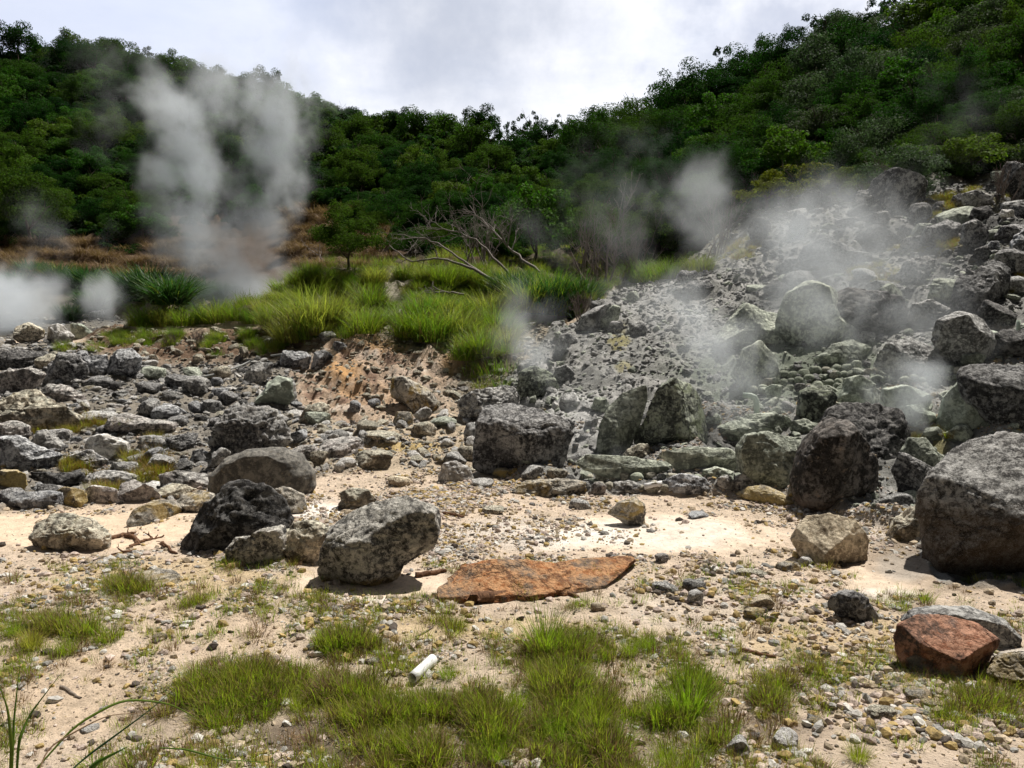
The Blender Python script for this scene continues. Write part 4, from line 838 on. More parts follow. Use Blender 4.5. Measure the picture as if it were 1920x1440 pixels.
def branch(rng, p, d, length, rad, depth, segs, wander=.25, up=.0, kids=(2, 4), shrink=.62, spread=.9, minr=.004):
    n = 7; pts = [np.array(p, float)]; d = np.array(d, float); d /= np.linalg.norm(d); ds = [d]
    for i in range(n - 1):
        d = d + rng.normal(0, wander, 3) * .5 + np.array([0, 0, up * .2]); d /= np.linalg.norm(d); pts.append(pts[-1] + d * length / (n - 1)); ds.append(d)
    r = np.linspace(rad, max(rad * .45, minr * .6), n); segs.append((np.array(pts), r))
    if depth <= 0: return
    for k in range(rng.integers(kids[0], kids[1] + 1)):
        i = int(rng.integers(2, n)); dd = ds[i] + rng.normal(0, spread, 3) * .6; dd[2] += up * .3
        branch(rng, pts[i], dd, length * shrink * rng.uniform(.7, 1.15), max(r[i] * .7, minr), depth - 1, segs, wander, up, kids, shrink, spread, minr)
def leaf_quads(pos, nrm, size, rng, aspect=.55):
    n = len(pos); t1 = np.cross(nrm, rng.normal(size=(n, 3))); t1 /= np.linalg.norm(t1, axis=1)[:, None] + 1e-9; t2 = np.cross(nrm, t1)
    s = (size * rng.uniform(.6, 1.3, n))[:, None]; a, b = t1 * s, t2 * s * aspect
    V = np.stack([pos - a, pos + b * .9 - a * .1, pos + a, pos - b * .9 - a * .1], 1).reshape(-1, 3); return V, np.arange(4 * n).reshape(n, 4)
def crown(seed, nleaf, leaf, shape=(.5, .5, .42), z0=.55, clumps=34, sparse=0.0, ragged=.2):
    rng = np.random.default_rng(seed); cs = rng.normal(size=(clumps, 3)); cs /= np.linalg.norm(cs, axis=1)[:, None]; cs[:, 2] = np.abs(cs[:, 2]) * 1.2 - .35
    cs *= rng.uniform(.50, 1.0 + ragged * .5, clumps)[:, None]; cr = rng.uniform(.20, .42, clumps) * (1 - sparse * .45)
    w_ = cr ** 2; k = rng.choice(clumps, nleaf, p=w_ / w_.sum())
    d = rng.normal(size=(nleaf, 3)); d /= np.linalg.norm(d, axis=1)[:, None]; rr = rng.uniform(.45, 1.08, nleaf) ** .6
    d2 = d.copy(); d2[:, 2] *= .75
    p = cs[k] + d2 * (cr[k] * rr)[:, None]; p += rng.normal(0, .02, p.shape)
    nr = d * .8 + rng.normal(0, .55, p.shape) + [0, 0, .45]; nr /= np.linalg.norm(nr, axis=1)[:, None]
    p = p * np.array(shape) * 1.0; p[:, 2] += z0
    return leaf_quads(p, nr, leaf, rng)
def trunk(seed, h=.55, r=.028, lean=.1, limbs=5, spread=.42):
    rng = np.random.default_rng(seed); segs = []; top = np.array([rng.normal(0, lean), rng.normal(0, lean), h])
    pts = np.array([np.array([0, 0, -.08]) * (1 - f) + top * f + rng.normal(0, .012, 3) * (0 < f < 1) for f in np.linspace(0, 1, 6)]); segs.append((pts, np.linspace(r, r * .55, 6)))
    for k in range(limbs):
        a = k * 2 * math.pi / limbs + rng.uniform(-.4, .4); st = pts[rng.integers(2, 6)]
        branch(rng, st, (math.cos(a) * .9, math.sin(a) * .9, .8), spread, r * .5, 1, segs, .25, .3, (2, 3), .6, .8, .004)
    return tube_set(segs, 5)
TREES = {}
def tree_proto(key, seed, nleaf, leaf, lm, **kw):
    h = kw.pop('h', .5); V, F = crown(seed, nleaf, leaf, **kw); TREES[key] = (mesh_from('crown', V, F, (LM[lm],), False), mesh_from('trunk', *trunk(seed, h), (WM['bark'],)))
for i in range(4):
    tree_proto(('far', i), 300 + i, 9000, .021, 'forest', shape=[(.56,.56,.40),(.48,.48,.50),(.60,.55,.34),(.5,.5,.46)][i], clumps=[60, 48, 70, 54][i], z0=[.46,.55,.42,.5][i], ragged=.6, sparse=.2)
    tree_proto(('near', i), 400 + i, 15000, .0165, 'forest', shape=[(.58,.58,.40),(.5,.5,.48),(.62,.6,.36),(.5,.5,.44)][i], clumps=[70, 56, 80, 60][i], z0=[.46,.52,.42,.5][i], ragged=.9, sparse=.35)
for i in range(2):
    tree_proto(('sparse', i), 500 + i, 1500, .026, 'forest', shape=(.42,.42,.42), clumps=16, z0=.75, sparse=.8, h=.7, ragged=.9)
    tree_proto(('bright', i), 520 + i, 7000, .026, 'bright', shape=(.5,.5,.44), clumps=34, z0=.5, ragged=.5)
    tree_proto(('palet', i), 540 + i, 9000, .020, 'pale', shape=(.55,.55,.45), clumps=40, z0=.5, ragged=.5)
tree_proto(('yellow', 0), 560, 4200, .028, 'yellowish', shape=(.62,.5,.36), clumps=30, z0=.40, ragged=.9, sparse=.4)
NT_ = [0]
def tree(x, y, D, key, label, group, hs=1.0, rz=None, cat='tree', name='tree', sink=0.0):
    rng = random.Random(NT_[0]); NT_[0] += 1
    r = link(name, None); r.location = (x, y, float(gz(x, y)[0]) - sink * D); r.rotation_euler = (0, 0, rz if rz is not None else rng.uniform(0, 6.28)); r.scale = (D, D, D * hs)
    cm, tm = TREES[key]; link('crown', cm, r); link('trunk', tm, r); return tag(r, label, cat, group)
# hillside forest
ridge = np.interp(np.arange(-300, 2300, 10), [-250,0,200,300,450,600,750,900,1000,1100,1200,1300,1400,1500,1600,1700,1920,2200], [70,66,45,78,115,165,200,228,236,208,178,150,88,42,12,-10,-60,-120])
rngt = random.Random(11); tk = []; cand = []
for _ in range(9000):
    px = rngt.uniform(-40, 1960); py = rngt.uniform(-60, 480); cand.append((px, py))
cnt = 0; RT = []
for px, py in cand:
    u, e = ray(px, py); i = int(np.clip(round((u - UG[0]) / (UG[1] - UG[0])), 0, NU - 1)); col = ERUN[:, i]
    if e > col[-1] or e > E0[:, i].max(): continue
    p = cast(px, py); X, Y = p[0], p[1]
    if Y < 25 or float(samp(hill, X, Y)) < .5 or (float(samp(brown, X, Y)) > .4 and rngt.random() < .96): continue
    right = px > 1080 + (480 - py) * .1
    sx, sy = (62, 34) if right else (46, 22)
    if any(abs(px - a) / sx < 1 and ((px - a) / sx) ** 2 + ((py - b) / sy) ** 2 < 1 for a, b, *_ in tk): continue
    tk.append((px, py, X, Y, right)); cnt += 1
# rim row: crowns standing up on the skyline
for px in range(-30, 1960, 34):
    u, _ = ray(px, 200); i = int(np.clip(round((u - UG[0]) / (UG[1] - UG[0])), 0, NU - 1)); j = int(np.argmax(E0[:, i])); Y = float(YG[j, 0]) * rngt.uniform(.97, 1.0)
    if PY[j, i] > -60: tk.append((px, PY[j, i], u * Y, Y, px > 1150))
for n_, (px, py, X, Y, right) in enumerate(tk):
    side = 'right' if px > 1150 else 'left' if px < 620 else 'middle'
    sky = n_ >= cnt
    px_sz = rngt.uniform(80, 120) if right else rngt.uniform(50, 78)
    if sky: px_sz = rngt.uniform(34, 50) if side == 'left' else rngt.uniform(42, 62) if not right else rngt.uniform(55, 80)
    D = px_sz / FPX * Y; q = rngt.random(); hs = rngt.uniform(.85, 1.15)
    place = where(px, py) if py > 420 else ('far left' if px < 150 else 'behind the steam column' if px < 520 else 'left of the saddle' if px < 860 else 'at the saddle' if px < 1020 else 'right of the saddle' if px < 1330 else 'above the yellow bushes' if px < 1650 else 'far right') + ('' if sky else ' high up' if py < 170 else ' halfway up' if py < 300 else ' low down')
    if sky and q < (.30 if not side == 'left' else .12): key, lab = ('sparse', n_ % 2), f'thin see-through tree against the sky on the {side} ridge, {place}'; D *= 1.0; hs = 1.2
    elif right and px > 1500 and py < 330 and q < .38: key, lab = ('palet', n_ % 2), f'grey green tree on the upper right hill, {place}'
    elif q > .84 and not sky: key, lab = ('bright', n_ % 2), f'bright green tree on the {side} hill, {place}'
    else:
        key = (('near' if right or Y < 62 else 'far'), n_ % 4)
        lab = f'dark green rounded tree on the skyline of the {side} ridge' if sky else f'dense dark green tree on the {side} hillside below the ridge'
        form = ['broad flat crowned', 'upright oval crowned', 'low spreading', 'even rounded'][n_ % 4]
        if sky: lab = f'{form} dark tree on the {side} skyline, {place}'
        else: lab = f'{form} tree on the {side} hill, {place}'
    tree(X, Y, D, key, lab, f'trees on the {side} hillside', hs, sink=.12)
print('TREES', len(tk), cnt)
# trees with a character of their own
def tree_px(px, py, D_px, key, label, hs=1.0, **k):
    p = cast(px, py); return tree(p[0], p[1], D_px / FPX * p[1], key, label, None, hs, **k)
tree_px(650, 505, 110, ('near', 1), 'olive tree with slim trunk beside the brown hummock slope', 1.0)
tree_px(1000, 500, 130, ('bright', 0), 'light green leafy tree behind the dead branches in the middle', 1.25)
tree_px(1100, 500, 120, ('near', 2), 'dusky green tree behind the bare bushes in the steam', 1.2)
tree_px(265, 455, 90, ('bright', 1), 'fresh green bush at the left foot of the big steam column', .8)
tree_px(60, 455, 120, ('near', 3), 'dark green tree at the lower left edge of the forest', 1.1)
tree_px(-10, 470, 130, ('near', 0), 'round dark tree cut by the left edge of the photo', 1.3)
for k, (px, py, s) in enumerate([(1435, 398, 95), (1500, 392, 110), (1560, 380, 80)]):
    tree_px(px, py, s, ('yellow', 0), ['yellow green bush at left of the yellow trio above the slope', 'yellow green bush in the middle of the yellow trio above the slope', 'yellow green bush at right of the yellow trio above the slope'][k], .95, cat='bush', name='bush')
tree_px(1690, 372, 120, ('palet', 0), 'pale silvery bush at the top of the boulder slope', .8, cat='bush', name='bush')
tree_px(1200, 500, 120, ('near', 1), 'dark bush behind the dead tree right of the middle', 1.0, cat='bush', name='bush')

# understorey between the trees: nobody could count it
V, F = crown(900, 900, .055, shape=(.6, .6, .3), clumps=12, z0=.12); us = [mesh_from('shrub', V, F, (LM['forest'],), False)]
V, F = crown(901, 900, .055, shape=(.5, .5, .4), clumps=9, z0=.16); us.append(mesh_from('shrub', V, F, (LM['forest'],), False))
HF = hill * (1 - brown * .97)
pts, rng = scatter_pts(HF / YG ** 1.9, 5200, 301, 25, 200, lim=1420)
gn_scatter('undergrowth', pts, pts[:, 1] * rng.uniform(.020, .042, len(pts)), rng.uniform(0, 6.28, len(pts)), rng.normal(0, .15, (len(pts), 2)), us, 'dark shrubby undergrowth filling the hillside between the trees', 'undergrowth')

pts, rng = scatter_pts(HF * ((PX < -45) | (PX > 1965)) / YG ** 1.9, 260, 303, 25, 200, lim=1500)
gn_scatter('forest_beyond', pts, pts[:, 1] * rng.uniform(.045, .07, len(pts)), rng.uniform(0, 6.28, len(pts)), rng.normal(0, .05, (len(pts), 2)), [TREES[('far', i)][0] for i in range(4)], 'forest continuing along the hillsides to either side', 'forest')
# ---------------------------------------------------------------- grasses
def blades(seed, n, h, spread, w_, droop=.5, nseg=5, base=.08, hvar=.35, upness=1.0):
    rng = np.random.default_rng(seed); a = rng.uniform(0, 2 * math.pi, n); tilt = np.abs(rng.normal(0, spread, n)); L_ = h * rng.uniform(1 - hvar, 1 + hvar * .4, n)
    bx = base * np.sqrt(rng.random(n)); ba = a + rng.normal(0, .6, n); P0 = np.stack([bx * np.cos(ba), bx * np.sin(ba), np.zeros(n)], 1)
    f = np.linspace(0, 1, nseg + 1); dr = droop * rng.uniform(.3, 1.3, n)
    ang = tilt[:, None] + dr[:, None] * f[None] ** 1.3 * 1.6; st = L_[:, None] / nseg
    hx = np.concatenate([np.zeros((n, 1)), np.cumsum(np.sin(ang[:, :-1]) * st, 1)], 1); hz = np.concatenate([np.zeros((n, 1)), np.cumsum(np.cos(ang[:, :-1]) * st * upness, 1)], 1)
    side = np.stack([-np.sin(a), np.cos(a), np.zeros(n)], 1); tw = rng.normal(0, .5, n); side = side + np.stack([np.cos(a), np.sin(a), np.zeros(n)], 1) * tw[:, None]; side /= np.linalg.norm(side, axis=1)[:, None]
    C0 = P0[:, None] + np.stack([hx * np.cos(a)[:, None], hx * np.sin(a)[:, None], hz], -1)
    ww = (w_ * rng.uniform(.6, 1.3, n))[:, None] * (1 - f[None] ** 1.8 * .92) * .5
    V = np.stack([C0 - side[:, None] * ww[..., None], C0 + side[:, None] * ww[..., None]], 2).reshape(-1, 3); m1 = (nseg + 1) * 2
    q = np.arange(nseg) * 2; F = np.stack([q, q + 1, q + 3, q + 2], 1)[None] + (np.arange(n) * m1)[:, None, None]
    return V, F.reshape(-1, 4)
def gmesh(name, mats, *sets):
    V, F, off, mi = [], [], 0, []
    for k, (v, f) in enumerate(sets): V.append(v); F.append(f + off); off += len(v); mi.append(np.full(len(f), k))
    me = mesh_from(name, np.concatenate(V), np.concatenate(F), [LM[m] for m in mats]); me.polygons.foreach_set('material_index', np.concatenate(mi).astype(np.int32)); return me
TALL = [gmesh('grass_clump', ('tallgrass', 'drygrass', 'shortgrass'), blades(20 + i, 430, 1.0, .36, .014, .95, base=.36, hvar=.6), blades(40 + i, 130, .8, .5, .010, .5, base=.42, hvar=.7), blades(50 + i, 180, .75, .45, .012, .7, base=.5, hvar=.6)) for i in range(4)]
FERN = [gmesh('fern_clump', ('darkfern', 'tallgrass'), blades(60 + i, 700, .9, .5, .03, .9, base=.35), blades(62 + i, 60, .9, .4, .02, .8, base=.3)) for i in range(2)]
TUS = [gmesh('grass_tussock', ('shortgrass', 'drygrass'), blades(70 + i, 300, .30, .34, .0027, .35, base=.06, hvar=.6), blades(80 + i, 110, .17, .75, .003, .5, base=.07)) for i in range(3)]
SHORT = [gmesh('short_grass', ('shortgrass', 'drygrass'), blades(90 + i, 30, .085, .5, .0026, .6, base=.06, nseg=3, hvar=.6), blades(95 + i, 9, .07, .8, .003, .5, base=.04, nseg=3)) for i in range(4)]
DRY = [gmesh('dry_tuft', ('drygrass',), blades(110 + i, 60, .08, .8, .0035, .6, base=.05, nseg=3)) for i in range(2)]
TURF = [gmesh('turf', ('tallgrass', 'shortgrass', 'drygrass'), blades(120 + i, 100, .36, .55, .008, .8, base=.24, nseg=4, hvar=.8), blades(125 + i, 50, .3, .6, .008, .8, base=.24, nseg=4, hvar=.7), blades(128 + i, 35, .34, .6, .007, .7, base=.24, nseg=4, hvar=.7)) for i in range(4)]
HUM = [gmesh('hummock', ('drygrass',), blades(130 + i, 900, .62, .7, .014, 1.5, base=.38, nseg=5, hvar=.4, upness=.9)) for i in range(3)]
ORG = [gmesh('orange_tuft', ('orangegrass', 'shortgrass'), blades(140, 150, .22, .6, .006, .7, base=.15, nseg=4), blades(141, 60, .2, .5, .006, .6, base=.12, nseg=4))]
rg = random.Random(77)
def clump(px, py, hpx, mesh, label, group=None, cat='grass clump', name='grass_clump', wide=1.0, Y=None):
    p = cast(px, py) if Y is None else None
    if p is None: X = ray(px, py)[0] * Y; p = (X, Y, float(gz(X, Y)[0]))
    zt = max(v.co[2] for v in mesh.vertices) if not mesh.get('zt') else mesh['zt']; mesh['zt'] = zt
    s = hpx / FPX * p[1] / zt; o = link(name, mesh); o.location = (p[0], p[1], p[2] - .02); o.scale = (s * wide, s * wide, s); o.rotation_euler = (0, 0, rg.uniform(0, 6.28))
    return tag(o, label, cat, group)
GT = 'tall grass clumps on the ridge'
for k, (px, py, h) in enumerate([(255,612,45),(285,612,52),(318,610,48),(350,606,52),(385,604,56),(415,602,55),(445,603,52),(475,604,50),(505,606,52),(530,610,60),(560,610,70),(590,620,80),(620,600,60),(650,615,70),(545,640,60),(580,638,55),(690,620,56),(600,572,48),(640,560,40),(560,575,45),(670,560,44),(700,580,50),(720,612,44),(330,632,36),(470,632,36)]):
    clump(px + rg.uniform(-6, 6), py + rg.uniform(-4, 4), h * rg.uniform(.8, 1.3), TALL[k % 4], ('tall grass clump in the row on the left bank, ' if px < 515 else 'tall grass clump on the mound left of the orange cliff, ') + ('front' if py > 606 else 'back') + (' left end' if px < 300 or 515 < px < 560 else ' right end' if 470 < px < 515 or px > 660 else ' middle'), GT, wide=1.15)
for k, (px, py, h) in enumerate([(775,630,70),(810,640,78),(850,632,74),(885,610,60),(920,600,66),(830,600,60),(790,600,56),(900,660,60),(870,672,46),(945,650,55),(930,620,60)]):
    clump(px, py, h * 1.15, TALL[(k + 1) % 3], 'tall bushy grass clump right above the orange cliff, ' + ('front' if py > 630 else 'back') + (' left' if px < 845 else ' right'), GT, wide=1.2)
for k, (px, py, h) in enumerate([(985,585,78),(1020,590,84),(1055,590,80),(960,560,60),(1040,560,64),(1085,575,66),(1000,550,60)]):
    clump(px, py, h * 1.1, FERN[k % 2] if k % 2 else TALL[k % 3], 'tall green grass clump right of the dead branches, ' + ('front' if py > 570 else 'back') + (' left' if px < 1010 else ' right'), GT, wide=1.15)
for k, (px, py, h) in enumerate([(1195,530,50),(1225,528,48),(1255,522,46),(1300,512,42),(1320,508,34),(800,530,44),(830,535,50),(860,532,46),(760,525,40),(700,535,36),(905,540,44)]):
    clump(px, py, h * 1.15, TALL[k % 3], 'tall grass clump behind the central slope crest' if px > 1100 else 'tall grass clump around the foot of the dead branches', GT, wide=1.15)
for k, (px, py, h) in enumerate([(215,560,60),(250,565,75),(285,565,80),(320,570,70),(345,575,60),(180,580,50),(130,600,40),(60,520,40),(110,530,46),(160,540,50),(30,540,40),(380,560,50),(420,560,40)]):
    clump(px, py, h, FERN[k % 2], 'dark green fern clump at the pond, ' + ('far left' if px < 140 else 'left' if px < 240 else 'middle' if px < 330 else 'right') + (' back' if py < 565 else ' front'), 'fern clumps by the pond', wide=1.3)
for k, (px, py, h) in enumerate([(890,705,36),(920,700,40),(950,695,36),(905,725,30),(940,722,28),(870,650,34)]):
    clump(px, py, h, TURF[k % 3], 'drooping green grass clump in the notch right of the orange cliff', 'grass in the notch', wide=1.3)
clump(1700, 372, 60, FERN[0], 'silvery reed clump at the top of the boulder slope', wide=1.1)
rgx = random.Random(9); ex = []
for _ in range(900):
    px, py = rgx.uniform(490, 960), rgx.uniform(520, 650)
    q_ = cast(px, py)
    if float(samp(grassR, q_[0], q_[1])) < .5 or ((px - 745) / 40) ** 2 + ((py - 548) / 26) ** 2 < 1 or any(((px - a_) / 30) ** 2 + ((py - b_) / 14) ** 2 < 1 for a_, b_ in ex): continue
    ex.append((px, py)); clump(px, py, rgx.uniform(22, 44), TALL[len(ex) % 4], 'rounded yellow green tussock on the grassy mound, ' + where(px, py), 'rounded tussocks on the mound', wide=rgx.uniform(1.2, 1.7))
# dead grass hummocks on the burnt slope
hp = []
for _ in range(400):
    px, py = rg.uniform(548, 760), rg.uniform(395, 510)
    if float(samp(brown, *cast(px, py)[:2])) > .45 and all(((px - a) / 24) ** 2 + ((py - b) / 15) ** 2 > 1 for a, b in hp): hp.append((px, py))
for _ in range(400):
    px, py = rg.uniform(-10, 400), rg.uniform(455, 520)
    if all(((px - a) / 34) ** 2 + ((py - b) / 16) ** 2 > 1 for a, b in hp): hp.append((px, py))
for k, (px, py) in enumerate(hp):
    clump(px, py, rg.uniform(20, 32), HUM[k % 3], ('brown dead grass hummock on the bare slope right of the steam, ' + ('upper' if py < 440 else 'middle' if py < 475 else 'lower') + (' left' if px < 620 else ' right')) if px > 520 else ('brown dead grass hummock below the left forest, ' + where(px, 700).split(' mid')[0] + (', upper' if py < 490 else ', lower')), 'dead grass hummocks', 'grass hummock', 'grass_hummock', wide=1.35)
# foreground tussocks
for px, py, h, mi, lab in [(1022,1222,135,0,'spiky grass tussock in front of the orange red slab'), (1180,1228,70,1,'low dense tussock right of the spiky tussock'), (1215,1215,60,2,'small tussock at the edge of bare sand'),
    (1290,1335,150,0,'tall green tussock right of the white pipe'), (1300,1290,80,1,'seeding tussock behind the tall green tussock'), (1240,1345,80,2,'wide tussock left of the tall green tussock'), (1610,1425,75,1,'yellowing tussock at the bottom right'),
    (1120,1370,110,2,'broad tussock with straw coloured blades in the lower middle'), (1050,1390,100,0,'green tussock near the bottom edge in the middle'), (970,1330,85,1,'sprawling tussock right of the white pipe end'), (780,1320,70,2,'tussock right under the white pipe'),
    (840,1270,60,0,'grass tuft just right of the white pipe'), (650,1350,75,1,'brownish centred tussock left of the white pipe'), (560,1330,70,2,'bright tussock in the left foreground grass'), (470,1330,65,0,'bright tussock at the left of the foreground grass'),
    (390,1320,60,1,'thin tussock at the left end of the foreground grass'), (760,1415,90,2,'tussock at the bottom edge below the pipe'), (930,1425,95,0,'tussock at the bottom edge in the middle'), (1250,1425,80,1,'tussock at the bottom edge right of the middle'),
    (60,1215,70,2,'dark green tussock at the left edge'), (130,1225,62,0,'dark green tussock right of the left edge one'), (25,1190,60,1,'grass tuft behind the left edge tussocks'), (1470,1310,40,2,'small bright tuft on the right sand'), (1430,1345,45,0,'small tuft left of the white angular rock')]:
    clump(px, py, h * .8, TUS[mi], lab, 'foreground tussocks', 'grass tussock', 'grass_tussock', wide=1.5)
# short grass in drifts
SG = (blob(480,1290,170,46,1,.9,1) + blob(700,1330,170,60,1,.9) + blob(1000,1350,200,90,1,.9) + blob(1080,1250,130,60,1,.8) + blob(1290,1330,110,90,1,.9) + blob(90,1200,120,36,1,.7) + blob(720,1420,200,40,.8,.8) + blob(1150,1420,200,50,.9,.8)
      + blob(240,1110,60,18,.45,.6) + blob(350,1120,50,20,.5,.6) + blob(1470,1310,90,50,.4,.9) + blob(450,1190,60,14,.3,.8) + blob(400,1330,130,50,.5,.9) + blob(650,1220,60,20,.5,.9) + blob(820,1180,60,16,.25,.9) + blob(1540,1240,60,60,.16,.9) + blob(1420,1180,50,20,.25,.9) + blob(1850,1330,100,60,.25,.9) + blob(130,1420,170,40,.25,.9) + .07)
SG = np.clip(SG, 0, 1) * (1 - smooth_sand * .9) * (PY > 1060) * np.clip(.10 + NOI1 * 1.4 + NOI2 * 3.0 + NOI3 * 2.0, 0.05, 1.6)
pts, rng = scatter_pts(SG * (5.5 / np.maximum(YG, 3)) ** .5, 7000, 401, 2.4, 8.2)
gn_scatter('short_grass', pts, rng.uniform(.55, 1.7, len(pts)) * (.8 + .5 * samp(np.clip(SG, 0, 1), pts[:, 0], pts[:, 1])), rng.uniform(0, 6.28, len(pts)), rng.normal(0, .12, (len(pts), 2)), SHORT + DRY, 'short fine green grass growing in drifts on the foreground sand', 'grass', rng.choice([0, 1, 2, 3, 0, 1, 2, 3, 4, 5], len(pts)))
pts, rng = scatter_pts(grassR * (1 - pond) * (Yv < 36) * np.clip(.40 + NOI2 * 2.2, 0, 1) * (1 - blob(745,545,34,24)), 1100, 402, 16, 36)
gn_scatter('ridge_grass', pts, rng.uniform(.35, .95, len(pts)) * np.clip(1 + 1.2 * samp(NOI1, pts[:, 0], pts[:, 1]), .4, 1.6), rng.uniform(0, 6.28, len(pts)), rng.normal(0, .15, (len(pts), 2)), TURF, 'long green grass covering the ridge and the hollow behind it', 'grass', None)
tf = np.clip(blob(100,808,60,14) + blob(190,795,20,12) + blob(240,812,20,12) + blob(260,880,50,16) + blob(150,878,40,10) + blob(280,895,40,8) + blob(200,925,50,10) + blob(305,845,24,8) + yellowm * .4 * (PX > 1300), 0, 1)
pts, rng = scatter_pts(tf, 300, 403, 9, 28)
gn_scatter('moss_grass', pts, rng.uniform(.5, 1.1, len(pts)), rng.uniform(0, 6.28, len(pts)), rng.normal(0, .15, (len(pts), 2)), ORG, 'orange and green grass sprouting between the rocks', 'grass')
pts, rng = scatter_pts(np.clip(blob(250,640,110,20) + blob(450,655,90,22,.8) + blob(160,660,60,8,.8) + blob(520,650,50,20,.8), 0, 1) * np.clip(NOI2 * 3, 0, 1), 260, 404, 16, 23)
gn_scatter('bank_grass', pts, rng.uniform(.3, .7, len(pts)), rng.uniform(0, 6.28, len(pts)), rng.normal(0, .15, (len(pts), 2)), TURF, 'short grass clinging to the brown bank', 'grass')
# near, soft grass stems at the lower left corner
def blade_obj(pts, w0, label, mat='tallgrass'):
    pts = np.array([at(a, b, c_) for a, b, c_ in pts]); k = len(pts); tt = np.linspace(0, k - 1, 24); P = np.stack([np.interp(tt, range(k), pts[:, i]) for i in range(3)], 1)
    for _ in range(3): P[1:-1] = (P[:-2] + 2 * P[1:-1] + P[2:]) / 4
    V, F = tube_set([(P, w0 * np.concatenate([np.linspace(.7, 1, 10), np.linspace(1, .12, 14)]))], 4); return tag(link('long_grass', mesh_from('long_grass', V, F, (LM[mat],))), label, 'long grass', 'long blades in the lower left corner', 'thing')
for pts_, w0, lab, mt in [([(18,1470,2.3),(22,1400,2.3),(15,1330,2.3),(-6,1270,2.3)], .006, 'upright green blade at the left edge', 'tallgrass'), ([(30,1470,2.3),(35,1390,2.3),(55,1340,2.35),(115,1262,2.4)], .005, 'green blade leaning right near the left edge', 'tallgrass'),
    ([(22,1470,2.3),(26,1350,2.35),(38,1240,2.4)], .004, 'thin straight blade near the left edge', 'tallgrass'), ([(70,1440,2.4),(140,1360,2.5),(230,1310,2.6),(320,1318,2.7),(390,1360,2.8)], .005, 'long arching blade with yellow tip in the lower left', 'tallgrass'),
    ([(95,1480,2.4),(160,1420,2.5),(270,1340,2.6),(330,1290,2.7)], .004, 'dark thin blade rising right in the lower left', 'darkfern'), ([(300,1402,2.8),(350,1405,2.8),(420,1425,2.8),(520,1430,2.9)], .004, 'green blade lying along the bottom edge', 'tallgrass'),
    ([(60,1480,2.3),(90,1400,2.4),(200,1340,2.5),(310,1335,2.6)], .003, 'straw coloured stem in the lower left', 'drygrass'), ([(140,1480,2.5),(180,1430,2.5),(240,1400,2.5)], .009, 'broad green blade at the bottom left', 'tallgrass')]:
    blade_obj(pts_, w0, lab, mt)

# ---------------------------------------------------------------- dead wood
def wood(label, segs, mat, cat, name, sides=6, group=None, parts=None):
    V, F = tube_set(segs, sides); V0 = V.mean(0) * [1, 1, 0] + [0, 0, V[:, 2].min()]; o = link(name, mesh_from(name, V - V0, F, (WM[mat],))); o.location = V0; return tag(o, label, cat, group)
def limb_px(lst, r0, r1, jit=.012, seed=0):
    rng = np.random.default_rng(seed); P = np.array([at(a, b, c_) for a, b, c_ in lst]); k = len(P); tt = np.linspace(0, k - 1, k * 4); Q = np.stack([np.interp(tt, range(k), P[:, i]) for i in range(3)], 1)
    Q[1:-1] = (Q[:-2] + 2 * Q[1:-1] + Q[2:]) / 4; Q[1:-1] += rng.normal(0, jit, Q[1:-1].shape); return Q, np.linspace(r0, r1, len(Q))
def dead_branch(label, lst, r0, r1, kids, seed, Lk=.9, name='dead_branch'):
    rng = np.random.default_rng(seed); Q, r = limb_px(lst, r0, r1, .02, seed); segs = [(Q, r)]
    for k in range(kids):
        i = int(rng.integers(len(Q) // 3, len(Q))); d = np.gradient(Q, axis=0)[i]; d = d / np.linalg.norm(d) + rng.normal(0, .7, 3) + [0, 0, .25]
        branch(rng, Q[i], d, Lk * rng.uniform(.5, 1.1), max(.008, r[i] * .6), 2, segs, .3, .15, (2, 4), .6, .9, .005)
    return wood(label, segs, 'dead', 'dead branch', name, 5, 'fallen dead branches in the middle')
dead_branch('lowest long grey dead limb reaching left over the grass', [(935,532,24.5),(880,500,24.8),(820,483,25),(770,492,25.2),(730,460,25.5)], .055, .015, 4, 1, .5)
dead_branch('straight dead limb slanting up left from the trunk foot', [(930,530,24.6),(870,490,25),(810,450,25.4),(745,440,25.8)], .05, .012, 8, 2, .9)
dead_branch('dead limb with a fan of pale twigs rising in the middle', [(1010,510,25.5),(960,470,26),(920,430,26.3),(880,385,26.8)], .055, .012, 14, 3, 1.2)
dead_branch('second twiggy dead limb rising beside the fan of twigs', [(960,520,26),(900,455,26.4),(850,430,26.8),(800,430,27)], .045, .012, 12, 4, 1.0)
dead_branch('short dead branch lying on the grass above the orange cliff', [(870,552,22.5),(830,546,22.6),(800,549,22.8)], .035, .01, 3, 5, .5)
dead_branch('bleached twigs standing above the brown hummocks', [(610,500,30),(600,480,30.2),(585,470,30.4)], .03, .01, 5, 6, .6)
def bare_bush(label, px, py, hpx, seed, mat='twig', n=9, Y=None):
    rng = np.random.default_rng(seed); p = cast(px, py) if Y is None else np.array([ray(px, py)[0] * Y, Y, float(gz(ray(px, py)[0] * Y, Y)[0])]); H = hpx / FPX * p[1]; segs = []
    for k in range(n):
        a = rng.uniform(0, 6.28); branch(rng, (rng.normal(0, .1 * H), rng.normal(0, .1 * H), -.05), (math.cos(a) * .5, math.sin(a) * .5, 1), H * rng.uniform(.45, .65), .016 * H, 3, segs, .22, .5, (2, 4), .62, .75, .0035 * H ** .5)
    V, F = tube_set(segs, 4); o = link('bare_bush', mesh_from('bare_bush', V, F, (WM[mat],))); o.location = p; return tag(o, label, 'bare bush')
bare_bush('bare brown bush in steam right of the tall grass', 1120, 545, 150, 11)
bare_bush('bare brown bush with thicker stems left of the slope crest', 1180, 530, 130, 12)
bare_bush('leafless grey bush behind the dead branches', 905, 500, 110, 13, 'dead')
